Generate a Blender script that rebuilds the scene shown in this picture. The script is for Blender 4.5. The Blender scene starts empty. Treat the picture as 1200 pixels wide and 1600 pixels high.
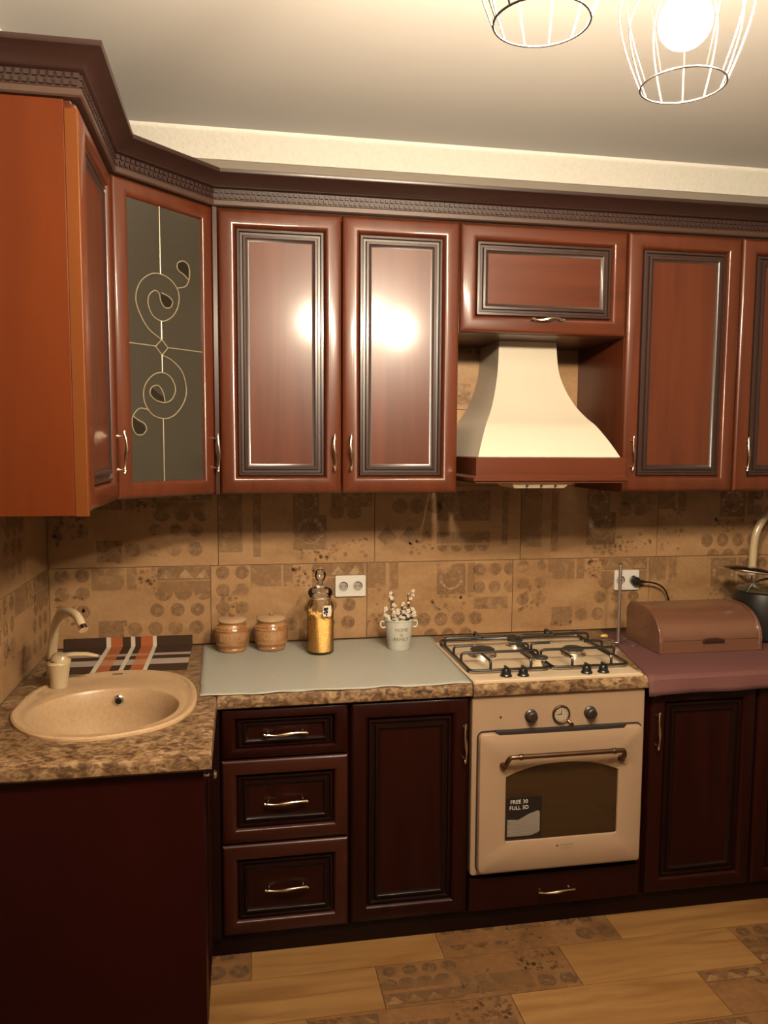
import bpy, bmesh, math, random
from mathutils import Vector, Matrix
random.seed(7)
SC = bpy.context.scene
COL = SC.collection
PI = math.pi

# ------------------------------------------------------------------ camera
CAM = (0.6631, -2.9833, 1.5948)
YAW, PITCH, ROLL, FPX = 0.1795, -0.0914, 0.0056, 1242.8
cd = bpy.data.cameras.new('camera'); cam = bpy.data.objects.new('camera', cd); COL.objects.link(cam)
fw = Vector((math.sin(YAW)*math.cos(PITCH), math.cos(YAW)*math.cos(PITCH), math.sin(PITCH)))
rt = Vector((math.cos(YAW), -math.sin(YAW), 0)); up = rt.cross(fw)
rt, up = math.cos(ROLL)*rt + math.sin(ROLL)*up, math.cos(ROLL)*up - math.sin(ROLL)*rt
M = Matrix((rt, up, -fw)).transposed().to_4x4(); M.translation = Vector(CAM)
cam.matrix_world = M
cd.sensor_fit = 'HORIZONTAL'; cd.sensor_width = 36; cd.lens = 36*FPX/1200; cd.shift_y = 13.0/1200
cd.clip_start = 0.05
SC.camera = cam
# ------------------------------------------------------------------ world, exposure
w = bpy.data.worlds.new('world'); SC.world = w; w.use_nodes = True
w.node_tree.nodes['Background'].inputs[0].default_value = (0.9, 0.75, 0.6, 1)
w.node_tree.nodes['Background'].inputs[1].default_value = 0.02
SC.view_settings.view_transform = 'Standard'; SC.view_settings.look = 'None'
SC.view_settings.exposure = 0.2; SC.view_settings.gamma = 1.0
SC.view_settings.use_curve_mapping = False
BULB_POWER = 1230.0        # radiance of the frosted bulbs
BULB_COLOUR = (1.0, 0.815, 0.595)

# ------------------------------------------------------------------ helpers
def link(o, parent=None):
    COL.objects.link(o)
    if parent is not None: o.parent = parent
    return o
def tag(o, label=None, cat=None, group=None, kind=None):
    if label: o['label'] = label
    if cat: o['category'] = cat
    if group: o['group'] = group
    if kind: o['kind'] = kind
    return o
def empty(name, loc=(0, 0, 0), label=None, cat=None, group=None, kind=None):
    o = bpy.data.objects.new(name, None); o.location = loc; o.empty_display_size = 0.05
    link(o); return tag(o, label, cat, group, kind)
def smooth_by_angle(me, ang=math.radians(35)):
    bm = bmesh.new(); bm.from_mesh(me)
    for f in bm.faces: f.smooth = True
    for e in bm.edges:
        if len(e.link_faces) == 2 and e.calc_face_angle(0) > ang: e.smooth = False
    bm.to_mesh(me); bm.free()
def obj(name, bm, mats, parent=None, smooth=True, loc=None, bevel=0, seg=2, normals=True):
    if normals: bmesh.ops.recalc_face_normals(bm, faces=bm.faces)
    me = bpy.data.meshes.new(name); bm.to_mesh(me); bm.free()
    if not isinstance(mats, (list, tuple)): mats = [mats]
    for m in mats: me.materials.append(m)
    if smooth: smooth_by_angle(me)
    o = bpy.data.objects.new(name, me); link(o, parent)
    if loc: o.location = loc
    if bevel:
        b = o.modifiers.new('bevel', 'BEVEL'); b.width = bevel; b.segments = seg; b.limit_method = 'ANGLE'
        b.angle_limit = math.radians(40); b.harden_normals = False
    return o
def box(bm, x0, x1, y0, y1, z0, z1, mi=0):
    v = [bm.verts.new(p) for p in ((x0,y0,z0),(x1,y0,z0),(x1,y1,z0),(x0,y1,z0),(x0,y0,z1),(x1,y0,z1),(x1,y1,z1),(x0,y1,z1))]
    for q in ((0,3,2,1),(4,5,6,7),(0,1,5,4),(1,2,6,5),(2,3,7,6),(3,0,4,7)):
        f = bm.faces.new([v[i] for i in q]); f.material_index = mi
    return v
def prism(bm, pts, a, b, axis='z', mi=0):
    """extrude a 2-D outline between a and b along an axis"""
    def P(p, t):
        return {'z': (p[0], p[1], t), 'y': (p[0], t, p[1]), 'x': (t, p[0], p[1])}[axis]
    A = [bm.verts.new(P(p, a)) for p in pts]; B = [bm.verts.new(P(p, b)) for p in pts]; n = len(pts)
    for i in range(n):
        f = bm.faces.new((A[i], A[(i+1) % n], B[(i+1) % n], B[i])); f.material_index = mi
    f = bm.faces.new(A[::-1]); f.material_index = mi
    f = bm.faces.new(B); f.material_index = mi
def loft(bm, rings, cap0=True, cap1=True, closed=True, mi=0):
    V = [[bm.verts.new(p) for p in r] for r in rings]; n = len(V[0])
    for a, b in zip(V[:-1], V[1:]):
        for i in range(n if closed else n-1):
            f = bm.faces.new((a[i], a[(i+1) % n], b[(i+1) % n], b[i])); f.material_index = mi
    if cap0: bm.faces.new(V[0][::-1]).material_index = mi
    if cap1: bm.faces.new(V[-1]).material_index = mi
    return V
def lathe(bm, prof, c=(0, 0, 0), n=40, cap0=True, cap1=True, axis='z', mi=0):
    rings = []
    for r, h in prof:
        ring = []
        for i in range(n):
            a = 2*PI*i/n
            p = {'z': (r*math.cos(a), r*math.sin(a), h), 'y': (r*math.cos(a), h, r*math.sin(a)), 'x': (h, r*math.cos(a), r*math.sin(a))}[axis]
            ring.append((c[0]+p[0], c[1]+p[1], c[2]+p[2]))
        rings.append(ring)
    return loft(bm, rings, cap0, cap1, mi=mi)
def catmull(pts, k=6, closed=False):
    P = [Vector(p) for p in pts]; n = len(P); out = []
    rng = n if closed else n-1
    for i in range(rng):
        if closed: p0, p1, p2, p3 = P[(i-1) % n], P[i], P[(i+1) % n], P[(i+2) % n]
        else: p0, p1, p2, p3 = P[max(i-1, 0)], P[i], P[i+1], P[min(i+2, n-1)]
        for j in range(k):
            t = j/k
            out.append(0.5*((2*p1)+(p2-p0)*t+(2*p0-5*p1+4*p2-p3)*t*t+(3*p1-p0-3*p2+p3)*t**3))
    if not closed: out.append(P[-1])
    return out
def tube(bm, pts, r, n=8, closed=False, mi=0, flat=1.0):
    P = [Vector(p) for p in pts]; m = len(P)
    R = r if isinstance(r, (list, tuple)) else [r]*m
    rings = []; prev = None
    for i in range(m):
        if closed: t = (P[(i+1) % m]-P[i-1])
        else: t = P[min(i+1, m-1)]-P[max(i-1, 0)]
        t.normalize()
        if prev is None:
            a = Vector((0, 0, 1)) if abs(t.z) < 0.9 else Vector((0, 1, 0))
            u = (a - a.dot(t)*t).normalized()
        else:
            u = (prev - prev.dot(t)*t).normalized()
        prev = u; v = t.cross(u)
        rings.append([P[i]+R[i]*(math.cos(2*PI*k/n)*u+math.sin(2*PI*k/n)*flat*v) for k in range(n)])
    if closed: rings.append(rings[0])
    V = [[bm.verts.new(p) for p in r_] for r_ in (rings[:-1] if closed else rings)]
    if closed: V.append(V[0])
    for a, b in zip(V[:-1], V[1:]):
        for i in range(n): bm.faces.new((a[i], a[(i+1) % n], b[(i+1) % n], b[i])).material_index = mi
    if not closed: bm.faces.new(V[0][::-1]).material_index = mi; bm.faces.new(V[-1]).material_index = mi
def text_mesh(name, body, size, mat, parent=None, extrude=0.0008, bend=None, loc=(0, 0, 0), rot=(PI/2, 0, 0), scale=(1, 1, 1)):
    cu = bpy.data.curves.new(name, 'FONT'); cu.body = body; cu.size = size; cu.extrude = extrude
    cu.align_x = 'CENTER'; cu.align_y = 'CENTER'; cu.space_line = 0.85; cu.resolution_u = 3
    t = bpy.data.objects.new(name, cu); COL.objects.link(t)
    dg = bpy.context.evaluated_depsgraph_get(); me = bpy.data.meshes.new_from_object(t.evaluated_get(dg))
    bpy.data.objects.remove(t); me.name = name
    me.transform(Matrix.Diagonal((*scale, 1)))
    me.transform(Matrix.Rotation(rot[2], 4, 'Z') @ Matrix.Rotation(rot[0], 4, 'X'))
    if bend:   # wrap round a vertical axis; bend(z) gives the radius; the text faces `ang`
        rad, ang, zc = bend
        for v in me.vertices:
            x, y, z = v.co; r = rad(z+zc) - y; a = ang + x/rad(zc)
            v.co = (r*math.cos(a), r*math.sin(a), z+zc)
    me.materials.clear(); me.materials.append(mat)
    o = bpy.data.objects.new(name, me); link(o, parent); o.location = loc
    return o

# ------------------------------------------------------------------ materials
AK = 0.62      # overall albedo level of the painted, wooden and tiled surfaces
def mat(name, col, rough=0.5, metal=0.0, coat=0.0, coat_rough=0.1, spec=0.5, **kw):
    m = bpy.data.materials.new(name); m.use_nodes = True
    b = m.node_tree.nodes['Principled BSDF']
    k_ = 1.0 if metal > 0.5 or 'Transmission_Weight' in kw else AK
    b.inputs['Base Color'].default_value = (col[0]*k_, col[1]*k_, col[2]*k_, 1); b.inputs['Roughness'].default_value = rough
    b.inputs['Metallic'].default_value = metal; b.inputs['Coat Weight'].default_value = coat
    b.inputs['Coat Roughness'].default_value = coat_rough; b.inputs['Specular IOR Level'].default_value = spec
    for k, v in kw.items(): b.inputs[k.replace('_', ' ')].default_value = v
    return m
def noise_mat(name, cols, scale=(5, 5, 5), nscale=1.0, detail=4, rough=0.5, pos=None, bump=0.0, coat=0.0, coat_rough=0.1,
              dist=0.0, per_object=0.0, second=None, spec=0.5, bump_scale=None):
    """Principled with a colour ramp over a stretched noise; second = (scale, colour, amount) multiplies a second noise."""
    cols = [tuple(v*AK for v in c_) for c_ in cols]
    m = mat(name, cols[-1], rough, coat=coat, coat_rough=coat_rough, spec=spec); nt = m.node_tree; N = nt.nodes; L = nt.links
    b = N['Principled BSDF']
    tc = N.new('ShaderNodeTexCoord'); mp = N.new('ShaderNodeMapping'); mp.inputs['Scale'].default_value = scale
    src = tc.outputs['Object']
    oi = N.new('ShaderNodeObjectInfo')
    add = N.new('ShaderNodeVectorMath'); add.operation = 'ADD'
    comb = N.new('ShaderNodeCombineXYZ')
    for i, k in enumerate((37.0, 53.0, 71.0)):
        mm = N.new('ShaderNodeMath'); mm.operation = 'MULTIPLY'; mm.inputs[1].default_value = k
        L.new(oi.outputs['Random'], mm.inputs[0]); L.new(mm.outputs[0], comb.inputs[i])
    L.new(src, add.inputs[0]); L.new(comb.outputs[0], add.inputs[1]); L.new(add.outputs[0], mp.inputs['Vector'])
    nz = N.new('ShaderNodeTexNoise'); nz.inputs['Scale'].default_value = nscale; nz.inputs['Detail'].default_value = detail
    nz.inputs['Distortion'].default_value = dist
    L.new(mp.outputs[0], nz.inputs['Vector'])
    cr = N.new('ShaderNodeValToRGB'); cr.color_ramp.elements.remove(cr.color_ramp.elements[1])
    n = len(cols); pos = pos or [0.3+0.4*i/(n-1) for i in range(n)]
    cr.color_ramp.elements[0].position = pos[0]; cr.color_ramp.elements[0].color = (*cols[0], 1)
    for i in range(1, n):
        e = cr.color_ramp.elements.new(pos[i]); e.color = (*cols[i], 1)
    L.new(nz.outputs[0], cr.inputs[0]); out = cr.outputs[0]
    if second:
        n2 = N.new('ShaderNodeTexNoise'); n2.inputs['Scale'].default_value = second[0]; n2.inputs['Detail'].default_value = 6
        L.new(add.outputs[0], n2.inputs['Vector'])
        r2 = N.new('ShaderNodeValToRGB'); r2.color_ramp.elements[0].position = 0.42; r2.color_ramp.elements[1].position = 0.62
        r2.color_ramp.elements[0].color = (*second[1], 1); r2.color_ramp.elements[1].color = (1, 1, 1, 1)
        L.new(n2.outputs[0], r2.inputs[0])
        mx = N.new('ShaderNodeMix'); mx.data_type = 'RGBA'; mx.blend_type = 'MULTIPLY'; mx.inputs[0].default_value = second[2]
        L.new(out, mx.inputs[6]); L.new(r2.outputs[0], mx.inputs[7]); out = mx.outputs[2]
    if per_object:
        hs = N.new('ShaderNodeHueSaturation'); mr = N.new('ShaderNodeMapRange')
        mr.inputs[3].default_value = 1-per_object; mr.inputs[4].default_value = 1+per_object
        L.new(oi.outputs['Random'], mr.inputs[0]); L.new(mr.outputs[0], hs.inputs['Value']); L.new(out, hs.inputs['Color']); out = hs.outputs[0]
    L.new(out, b.inputs['Base Color'])
    if bump:
        bp = N.new('ShaderNodeBump'); bp.inputs['Strength'].default_value = bump; bp.inputs['Distance'].default_value = 0.002
        if bump_scale:
            n3 = N.new('ShaderNodeTexNoise'); n3.inputs['Scale'].default_value = bump_scale; n3.inputs['Detail'].default_value = 3
            L.new(tc.outputs['Object'], n3.inputs['Vector']); L.new(n3.outputs[0], bp.inputs['Height'])
        else: L.new(nz.outputs[0], bp.inputs['Height'])
        L.new(bp.outputs[0], b.inputs['Normal'])
    return m
V = (14, 14, 0.9); H = (0.9, 14, 14)
CH = [(0.084, 0.0185, 0.0060), (0.105, 0.0240, 0.0080), (0.125, 0.0300, 0.0100)]
WOOD = noise_mat('cherry_wood_vertical', CH, V, 1.6, 5, 0.34, coat=0.34, coat_rough=0.13, dist=0.6, spec=0.3)
WOODH = noise_mat('cherry_wood_horizontal', CH, H, 1.6, 5, 0.34, coat=0.34, coat_rough=0.13, dist=0.6, spec=0.3)
PATINA = noise_mat('dark_patinated_wood', [(0.028, 0.011, 0.008), (0.038, 0.014, 0.010)], V, 2, 3, 0.38, coat=0.35, coat_rough=0.18)
CROWN = noise_mat('dark_crown_wood', [(0.030, 0.0125, 0.0095), (0.040, 0.016, 0.0115)], H, 2, 3, 0.42, coat=0.25, coat_rough=0.22, spec=0.35)
STRIPM = noise_mat('light_rail_wood', [(0.060, 0.029, 0.019), (0.075, 0.036, 0.023)], H, 2, 3, 0.4, coat=0.2)
ORANGE = noise_mat('orange_side_panel', [(0.1078, 0.0195, 0.002592), (0.1418, 0.02667, 0.00324)], (10, 10, 0.8), 1.4, 4, 0.42, coat=0.05, coat_rough=0.25, spec=0.15)
ORANGE2 = noise_mat('orange_panel_edge', [(0.135, 0.036, 0.0065), (0.158, 0.045, 0.008)], (10, 10, 0.8), 1.4, 4, 0.4, coat=0.05, spec=0.15)
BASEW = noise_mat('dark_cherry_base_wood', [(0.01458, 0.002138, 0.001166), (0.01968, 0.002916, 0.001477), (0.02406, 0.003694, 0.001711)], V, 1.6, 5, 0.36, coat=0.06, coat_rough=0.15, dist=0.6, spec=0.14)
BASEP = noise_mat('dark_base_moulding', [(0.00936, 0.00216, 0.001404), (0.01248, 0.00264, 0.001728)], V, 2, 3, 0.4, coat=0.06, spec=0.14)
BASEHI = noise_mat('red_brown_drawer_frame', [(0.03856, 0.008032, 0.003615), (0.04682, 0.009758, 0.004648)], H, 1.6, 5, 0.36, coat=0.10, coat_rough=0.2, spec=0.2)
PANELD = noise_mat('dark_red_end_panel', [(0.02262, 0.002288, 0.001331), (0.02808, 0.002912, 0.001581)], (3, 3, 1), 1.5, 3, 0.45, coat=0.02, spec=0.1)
GRANITE = noise_mat('marbled_worktop', [(0.069, 0.0368, 0.02185), (0.1955, 0.115, 0.06117), (0.3565, 0.2254, 0.1136), (0.483, 0.3335, 0.1858)], (48, 70, 70), 1.0, 6, 0.32,
                    pos=[0.3, 0.44, 0.55, 0.68], dist=0.8, second=(22, (0.52, 0.44, 0.38), 0.75), spec=0.45)
TILE = noise_mat('tan_wall_tile', [(0.3696, 0.2072, 0.09296), (0.4592, 0.2666, 0.1254), (0.5152, 0.3136, 0.1546)], (3, 3, 7), 1.6, 6, 0.42, dist=0.5, per_object=0.03,
                 second=(60, (0.86, 0.82, 0.78), 0.6), spec=0.3)
TILEW = noise_mat('wood_look_floor_tile', [(0.2154, 0.1, 0.02996), (0.2872, 0.1467, 0.04851), (0.341, 0.1834, 0.0642)], (1.5, 14, 3), 1.3, 5, 0.36, dist=1.0, per_object=0.05, spec=0.4)
TILEF = noise_mat('worn_decor_floor_tile', [(0.1771, 0.08678, 0.03284), (0.2391, 0.1215, 0.0479), (0.2745, 0.142, 0.05885)], (6, 6, 3), 1.3, 6, 0.4, dist=0.8, per_object=0.03,
                  second=(45, (0.75, 0.68, 0.62), 0.7), spec=0.35)
GROUT = mat('brown_grout', (0.336, 0.196, 0.0952), 0.85)
CEIL = mat('grey_beige_ceiling', (0.90, 0.87, 0.82), 0.5, spec=0.3)
WALLP = noise_mat('beige_wallpaper', [(0.3, 0.258, 0.204), (0.33, 0.282, 0.222)], (6, 6, 6), 1, 4, 0.75, bump=0.2)
CORN = noise_mat('cream_foam_cornice', [(1.00, 0.97, 0.87), (1.08, 1.05, 0.95)], (70, 70, 70), 1.0, 3, 0.7, bump=1.0)
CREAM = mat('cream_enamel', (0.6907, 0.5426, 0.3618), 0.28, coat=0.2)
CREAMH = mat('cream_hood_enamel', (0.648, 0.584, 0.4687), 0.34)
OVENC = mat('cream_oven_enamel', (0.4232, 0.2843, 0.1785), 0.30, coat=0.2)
SINKM = noise_mat('beige_granite_sink', [(0.514, 0.339, 0.1837), (0.5905, 0.3937, 0.2251)], (90, 90, 90), 1, 4, 0.35, spec=0.4)
FAUCM = mat('beige_faucet', (0.612, 0.468, 0.279), 0.28, coat=0.3)
CHROME = mat('chrome', (0.85, 0.85, 0.85), 0.12, 1.0)
BRASS = mat('satin_bronze_silver', (0.576, 0.48, 0.368), 0.22, 1.0)
OLDBR = mat('dark_antique_brass', (0.16, 0.10, 0.06), 0.32, 1.0)
DARKK = mat('dark_bronze_knob', (0.030, 0.018, 0.014), 0.4, coat=0.2)
GOLDL = mat('gold_leading', (0.48, 0.4, 0.256), 0.28, 0.35)
BLACK = mat('black_plastic', (0.012, 0.011, 0.011), 0.32)
IRON = mat('black_enamelled_iron', (0.010, 0.009, 0.009), 0.35, coat=0.3)
BURN = mat('burner_cap', (0.035, 0.030, 0.026), 0.45)
ALU = mat('aluminium_ring', (0.75, 0.70, 0.62), 0.25, 1.0)
OVGL = mat('oven_glass_painted_reflection', (0.036, 0.018, 0.0075), 0.06, coat=0.6, coat_rough=0.03)  # browner base colour stands in for reddish-brown reflections in the dark glass
DARKIN = mat('dark_gap', (0.015, 0.010, 0.008), 0.7)
WHITE = mat('white_plastic', (0.8222, 0.7774, 0.7026), 0.35)
GREYT = mat('grey_text', (0.20, 0.16, 0.13), 0.5)
CLOTHG = noise_mat('pale_grey_oilcloth', [(0.3919, 0.3919, 0.3371), (0.4374, 0.4374, 0.3735)], (120, 120, 120), 1, 3, 0.40, bump=0.15, spec=0.5)
CLOTHP = noise_mat('plum_cloth', [(0.1339, 0.045, 0.0405), (0.1575, 0.054, 0.0486)], (150, 150, 150), 1, 3, 0.75, bump=0.4)
CLAY = noise_mat('brown_glazed_ceramic', [(0.299, 0.1308, 0.04616), (0.4297, 0.2092, 0.0799), (0.5232, 0.2802, 0.1172)], (14, 14, 40), 1, 4, 0.28, bump=0.5, coat=0.4)
CLAYL = noise_mat('pale_ceramic_lid', [(0.507, 0.3211, 0.1775), (0.5746, 0.3718, 0.2113)], (20, 20, 20), 1, 3, 0.32, coat=0.3)
CLAYT = mat('pale_relief_letters', (0.468, 0.3055, 0.1625), 0.35, coat=0.3)
POTM = noise_mat('white_painted_tin', [(0.6244, 0.6075, 0.5231), (0.6919, 0.675, 0.5906)], (25, 25, 25), 1, 3, 0.42)
BREADW = noise_mat('reddish_bread_box_wood', [(0.1475, 0.06124, 0.03375), (0.186, 0.08165, 0.0459), (0.2116, 0.09623, 0.054)], (0.8, 12, 12), 1.4, 5, 0.28, coat=0.5, coat_rough=0.12)
PASTA = mat('yellow_pasta', (1.424, 0.9184, 0.3036), 0.5)
BLOSS = mat('white_blossom', (0.806, 0.702, 0.559), 0.6)
LEAFM = mat('dusty_green_leaf', (0.10, 0.095, 0.05), 0.6)
LEAFP = mat('pale_green_leaf', (0.24, 0.22, 0.13), 0.6)
PRINT = []
def print_mat(name, col, lo, hi):
    m = bpy.data.materials.new(name); m.use_nodes = True; nt = m.node_tree; N = nt.nodes; L = nt.links
    col = tuple(v*AK for v in col)
    b = N['Principled BSDF']; b.inputs['Base Color'].default_value = (*col, 1); b.inputs['Roughness'].default_value = 0.45
    b.inputs['Specular IOR Level'].default_value = 0.3
    tr = N.new('ShaderNodeBsdfTransparent'); mx = N.new('ShaderNodeMixShader')
    g = N.new('ShaderNodeNewGeometry')
    n1 = N.new('ShaderNodeTexNoise'); n1.inputs['Scale'].default_value = 38; n1.inputs['Detail'].default_value = 6
    n2 = N.new('ShaderNodeTexNoise'); n2.inputs['Scale'].default_value = 7; n2.inputs['Detail'].default_value = 3
    L.new(g.outputs['Position'], n1.inputs['Vector']); L.new(g.outputs['Position'], n2.inputs['Vector'])
    ad = N.new('ShaderNodeMath'); ad.operation = 'ADD'; L.new(n1.outputs[0], ad.inputs[0]); L.new(n2.outputs[0], ad.inputs[1])
    mr = N.new('ShaderNodeMapRange'); mr.inputs[1].default_value = lo; mr.inputs[2].default_value = hi
    L.new(ad.outputs[0], mr.inputs[0]); L.new(mr.outputs[0], mx.inputs[0])
    L.new(b.outputs[0], mx.inputs[1]); L.new(tr.outputs[0], mx.inputs[2])
    L.new(mx.outputs[0], N['Material Output'].inputs['Surface'])
    return m
PR_D = print_mat('brown_tile_print', (0.3136, 0.1736, 0.084), 0.80, 1.25)
PR_M = print_mat('faded_tile_print', (0.3808, 0.215, 0.103), 0.70, 1.25)
PR_L = print_mat('pale_tile_print', (0.5152, 0.3304, 0.1736), 0.80, 1.3)
FP_D = print_mat('grey_brown_floor_print', (0.1753, 0.09371, 0.04335), 0.80, 1.25)
FP_M = print_mat('faded_floor_print', (0.2131, 0.1139, 0.04776), 0.70, 1.25)
FP_L = print_mat('pale_floor_print', (0.3011, 0.1657, 0.06842), 0.80, 1.3)

# ------------------------------------------------------------------ room shell
XW, YW, ZC = -0.03, 0.07, 2.72
X1, Y1 = 3.35, -3.9
ZT = 0.843
floor = empty('floor', kind='structure')
bm = bmesh.new(); box(bm, XW-0.1, X1+0.1, Y1-0.1, YW+0.1, -0.06, -0.008); obj('screed', bm, GROUT, floor, False)
bm = bmesh.new(); box(bm, XW-0.1, X1+0.1, Y1-0.1, YW+0.1, ZC, ZC+0.08); tag(obj('ceiling', bm, CEIL, None, False), kind='structure')
wb = empty('wall_back', kind='structure')
bm = bmesh.new(); box(bm, XW-0.1, X1+0.1, YW+0.010, YW+0.12, 0, ZC-0.0005); obj('plaster', bm, WALLP, wb, False)
wl = empty('wall_left', kind='structure')
bm = bmesh.new(); box(bm, XW-0.12, XW-0.010, Y1-0.1, YW+0.009, 0, ZC-0.0005); obj('plaster', bm, WALLP, wl, False)
bm = bmesh.new(); box(bm, X1, X1+0.12, Y1-0.1, YW+0.009, 0, ZC-0.0005); tag(obj('wall_right', bm, WALLP, None, False), kind='structure')
bm = bmesh.new(); box(bm, XW-0.009, X1-0.001, Y1-0.12, Y1, 0, ZC-0.0005); tag(obj('wall_front', bm, WALLP, None, False), kind='structure')
# cornice: stepped foam profile, run along the back and left walls
prof = [(0.0, -0.100), (0.008, -0.100), (0.012, -0.094), (0.016, -0.088), (0.068, -0.022), (0.074, -0.016), (0.078, -0.008), (0.078, 0.0), (0, 0)]
prof = [(a, b*0.86-0.001) for a, b in prof]
bm = bmesh.new(); prism(bm, [(YW+0.0095-a, ZC+b) for a, b in prof], XW, X1, 'x')
tag(obj('trim_1', bm, CORN, None, True), kind='structure')
bm = bmesh.new(); prism(bm, [(XW-0.0095+a, ZC+b) for a, b in prof], Y1, YW-0.07, 'y')
tag(obj('trim_2', bm, CORN, None, True), kind='structure')

# ------------------------------------------------------------------ tile prints (flat printed ornament, u to the right, v up, metres)
class Pr:
    def __init__(s): s.polys = []; s.lv = 0
    def poly(s, pts, mi=0): s.polys.append((pts, mi, s.lv))
    def rect(s, u0, v0, u1, v1, mi=0): s.poly([(u0, v0), (u1, v0), (u1, v1), (u0, v1)], mi)
    def disc(s, u, v, r, mi=0, n=12, a0=0, a1=2*PI):
        full = abs(a1-a0-2*PI) < 1e-6
        s.poly([(u+r*math.cos(a0+(a1-a0)*i/(n if full else n-1)), v+r*math.sin(a0+(a1-a0)*i/(n if full else n-1))) for i in range(n)], mi)
    def flower(s, u, v, r):
        s.disc(u, v, r, 0, 14); s.lv += 1; s.ring(u, v, r*0.62, r*0.5, 1); s.disc(u, v, r*0.14, 2, 8); s.lv -= 1
    def ring(s, u, v, r0, r1, mi=0, n=14, a0=0, a1=2*PI):
        for i in range(n):
            a, b = a0+(a1-a0)*i/n, a0+(a1-a0)*(i+1)/n
            s.poly([(u+r0*math.cos(a), v+r0*math.sin(a)), (u+r0*math.cos(b), v+r0*math.sin(b)), (u+r1*math.cos(b), v+r1*math.sin(b)), (u+r1*math.cos(a), v+r1*math.sin(a))], mi)
    def build(s, parent, frame, mats, w, h):
        """frame(u, v, lift) -> local point; clipped roughly to the tile"""
        bm = bmesh.new()
        for pts, mi, lv in s.polys:
            q = []
            for u, v in pts:
                p = (min(max(u, 0.002), w-0.002), min(max(v, 0.002), h-0.002))
                if not q or (abs(p[0]-q[-1][0])+abs(p[1]-q[-1][1])) > 1e-5: q.append(p)
            if len(q) > 2 and (abs(q[0][0]-q[-1][0])+abs(q[0][1]-q[-1][1])) <= 1e-5: q.pop()
            if len(q) < 3: continue
            ar = sum(q[i-1][0]*q[i][1]-q[i][0]*q[i-1][1] for i in range(len(q)))
            if abs(ar) < 1e-7: continue
            try: f = bm.faces.new([bm.verts.new(frame(u, v, 0.0003+0.0002*lv)) for u, v in q]); f.material_index = mi
            except ValueError: pass
        o = obj('print', bm, mats, parent, False, normals=False); o['kind'] = 'stuff'
        return o
def shell_square(p, u, v, sz):
    p.rect(u, v, u+sz, v+sz*1.05, 0); p.lv = 1
    c = (u+sz*0.5, v+sz*0.55)
    for k in range(9):
        a = PI*(-0.1+1.2*k/8); r = sz*0.36
        p.disc(c[0]+r*math.cos(a), c[1]+r*math.sin(a), sz*0.075, 2, 8)
    p.ring(c[0], c[1]-sz*0.05, sz*0.34, sz*0.29, 2, 10, PI*1.15, PI*1.85)
    for k in range(5):
        a = PI*(0.15+0.7*k/4)
        p.poly([(c[0], c[1]-sz*0.2), (c[0]+sz*0.24*math.cos(a)-0.003, c[1]+sz*0.24*math.sin(a)), (c[0]+sz*0.24*math.cos(a)+0.003, c[1]+sz*0.24*math.sin(a))], 1)
    p.lv = 0
def tri_band(p, u0, u1, v1, h, n):
    s = (u1-u0)/n
    p.rect(u0, v1-h-0.004, u1, v1, 0); p.lv = 1
    for k in range(n): p.poly([(u0+s*(k+0.06), v1-h+0.002), (u0+s*(k+0.94), v1-h+0.002), (u0+s*(k+0.5), v1-h*0.2)], 2)
    p.lv = 0
def scallops(p, u0, u1, v, r, n, up=False):
    s = (u1-u0)/n
    for k in range(n): p.disc(u0+s*(k+0.5), v, min(r, s*0.47), 0, 8, 0 if up else PI, PI if up else 2*PI)
def dots(p, u0, v, r, step, n, faded=False):
    for k in range(n):
        if faded: p.disc(u0+k*step, v, r, 1, 12)
        else: p.flower(u0+k*step, v, r)
def speckle(p, u0, v0, u1, v1, n, rnd, mi=1):
    p.lv = 2
    for _ in range(n):
        u = rnd.uniform(u0, u1); v = rnd.uniform(v0, v1); r = rnd.uniform(0.003, 0.010)
        p.disc(u, v, r, mi, 5, rnd.random(), rnd.random()+2*PI-1)
    p.lv = 0
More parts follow.
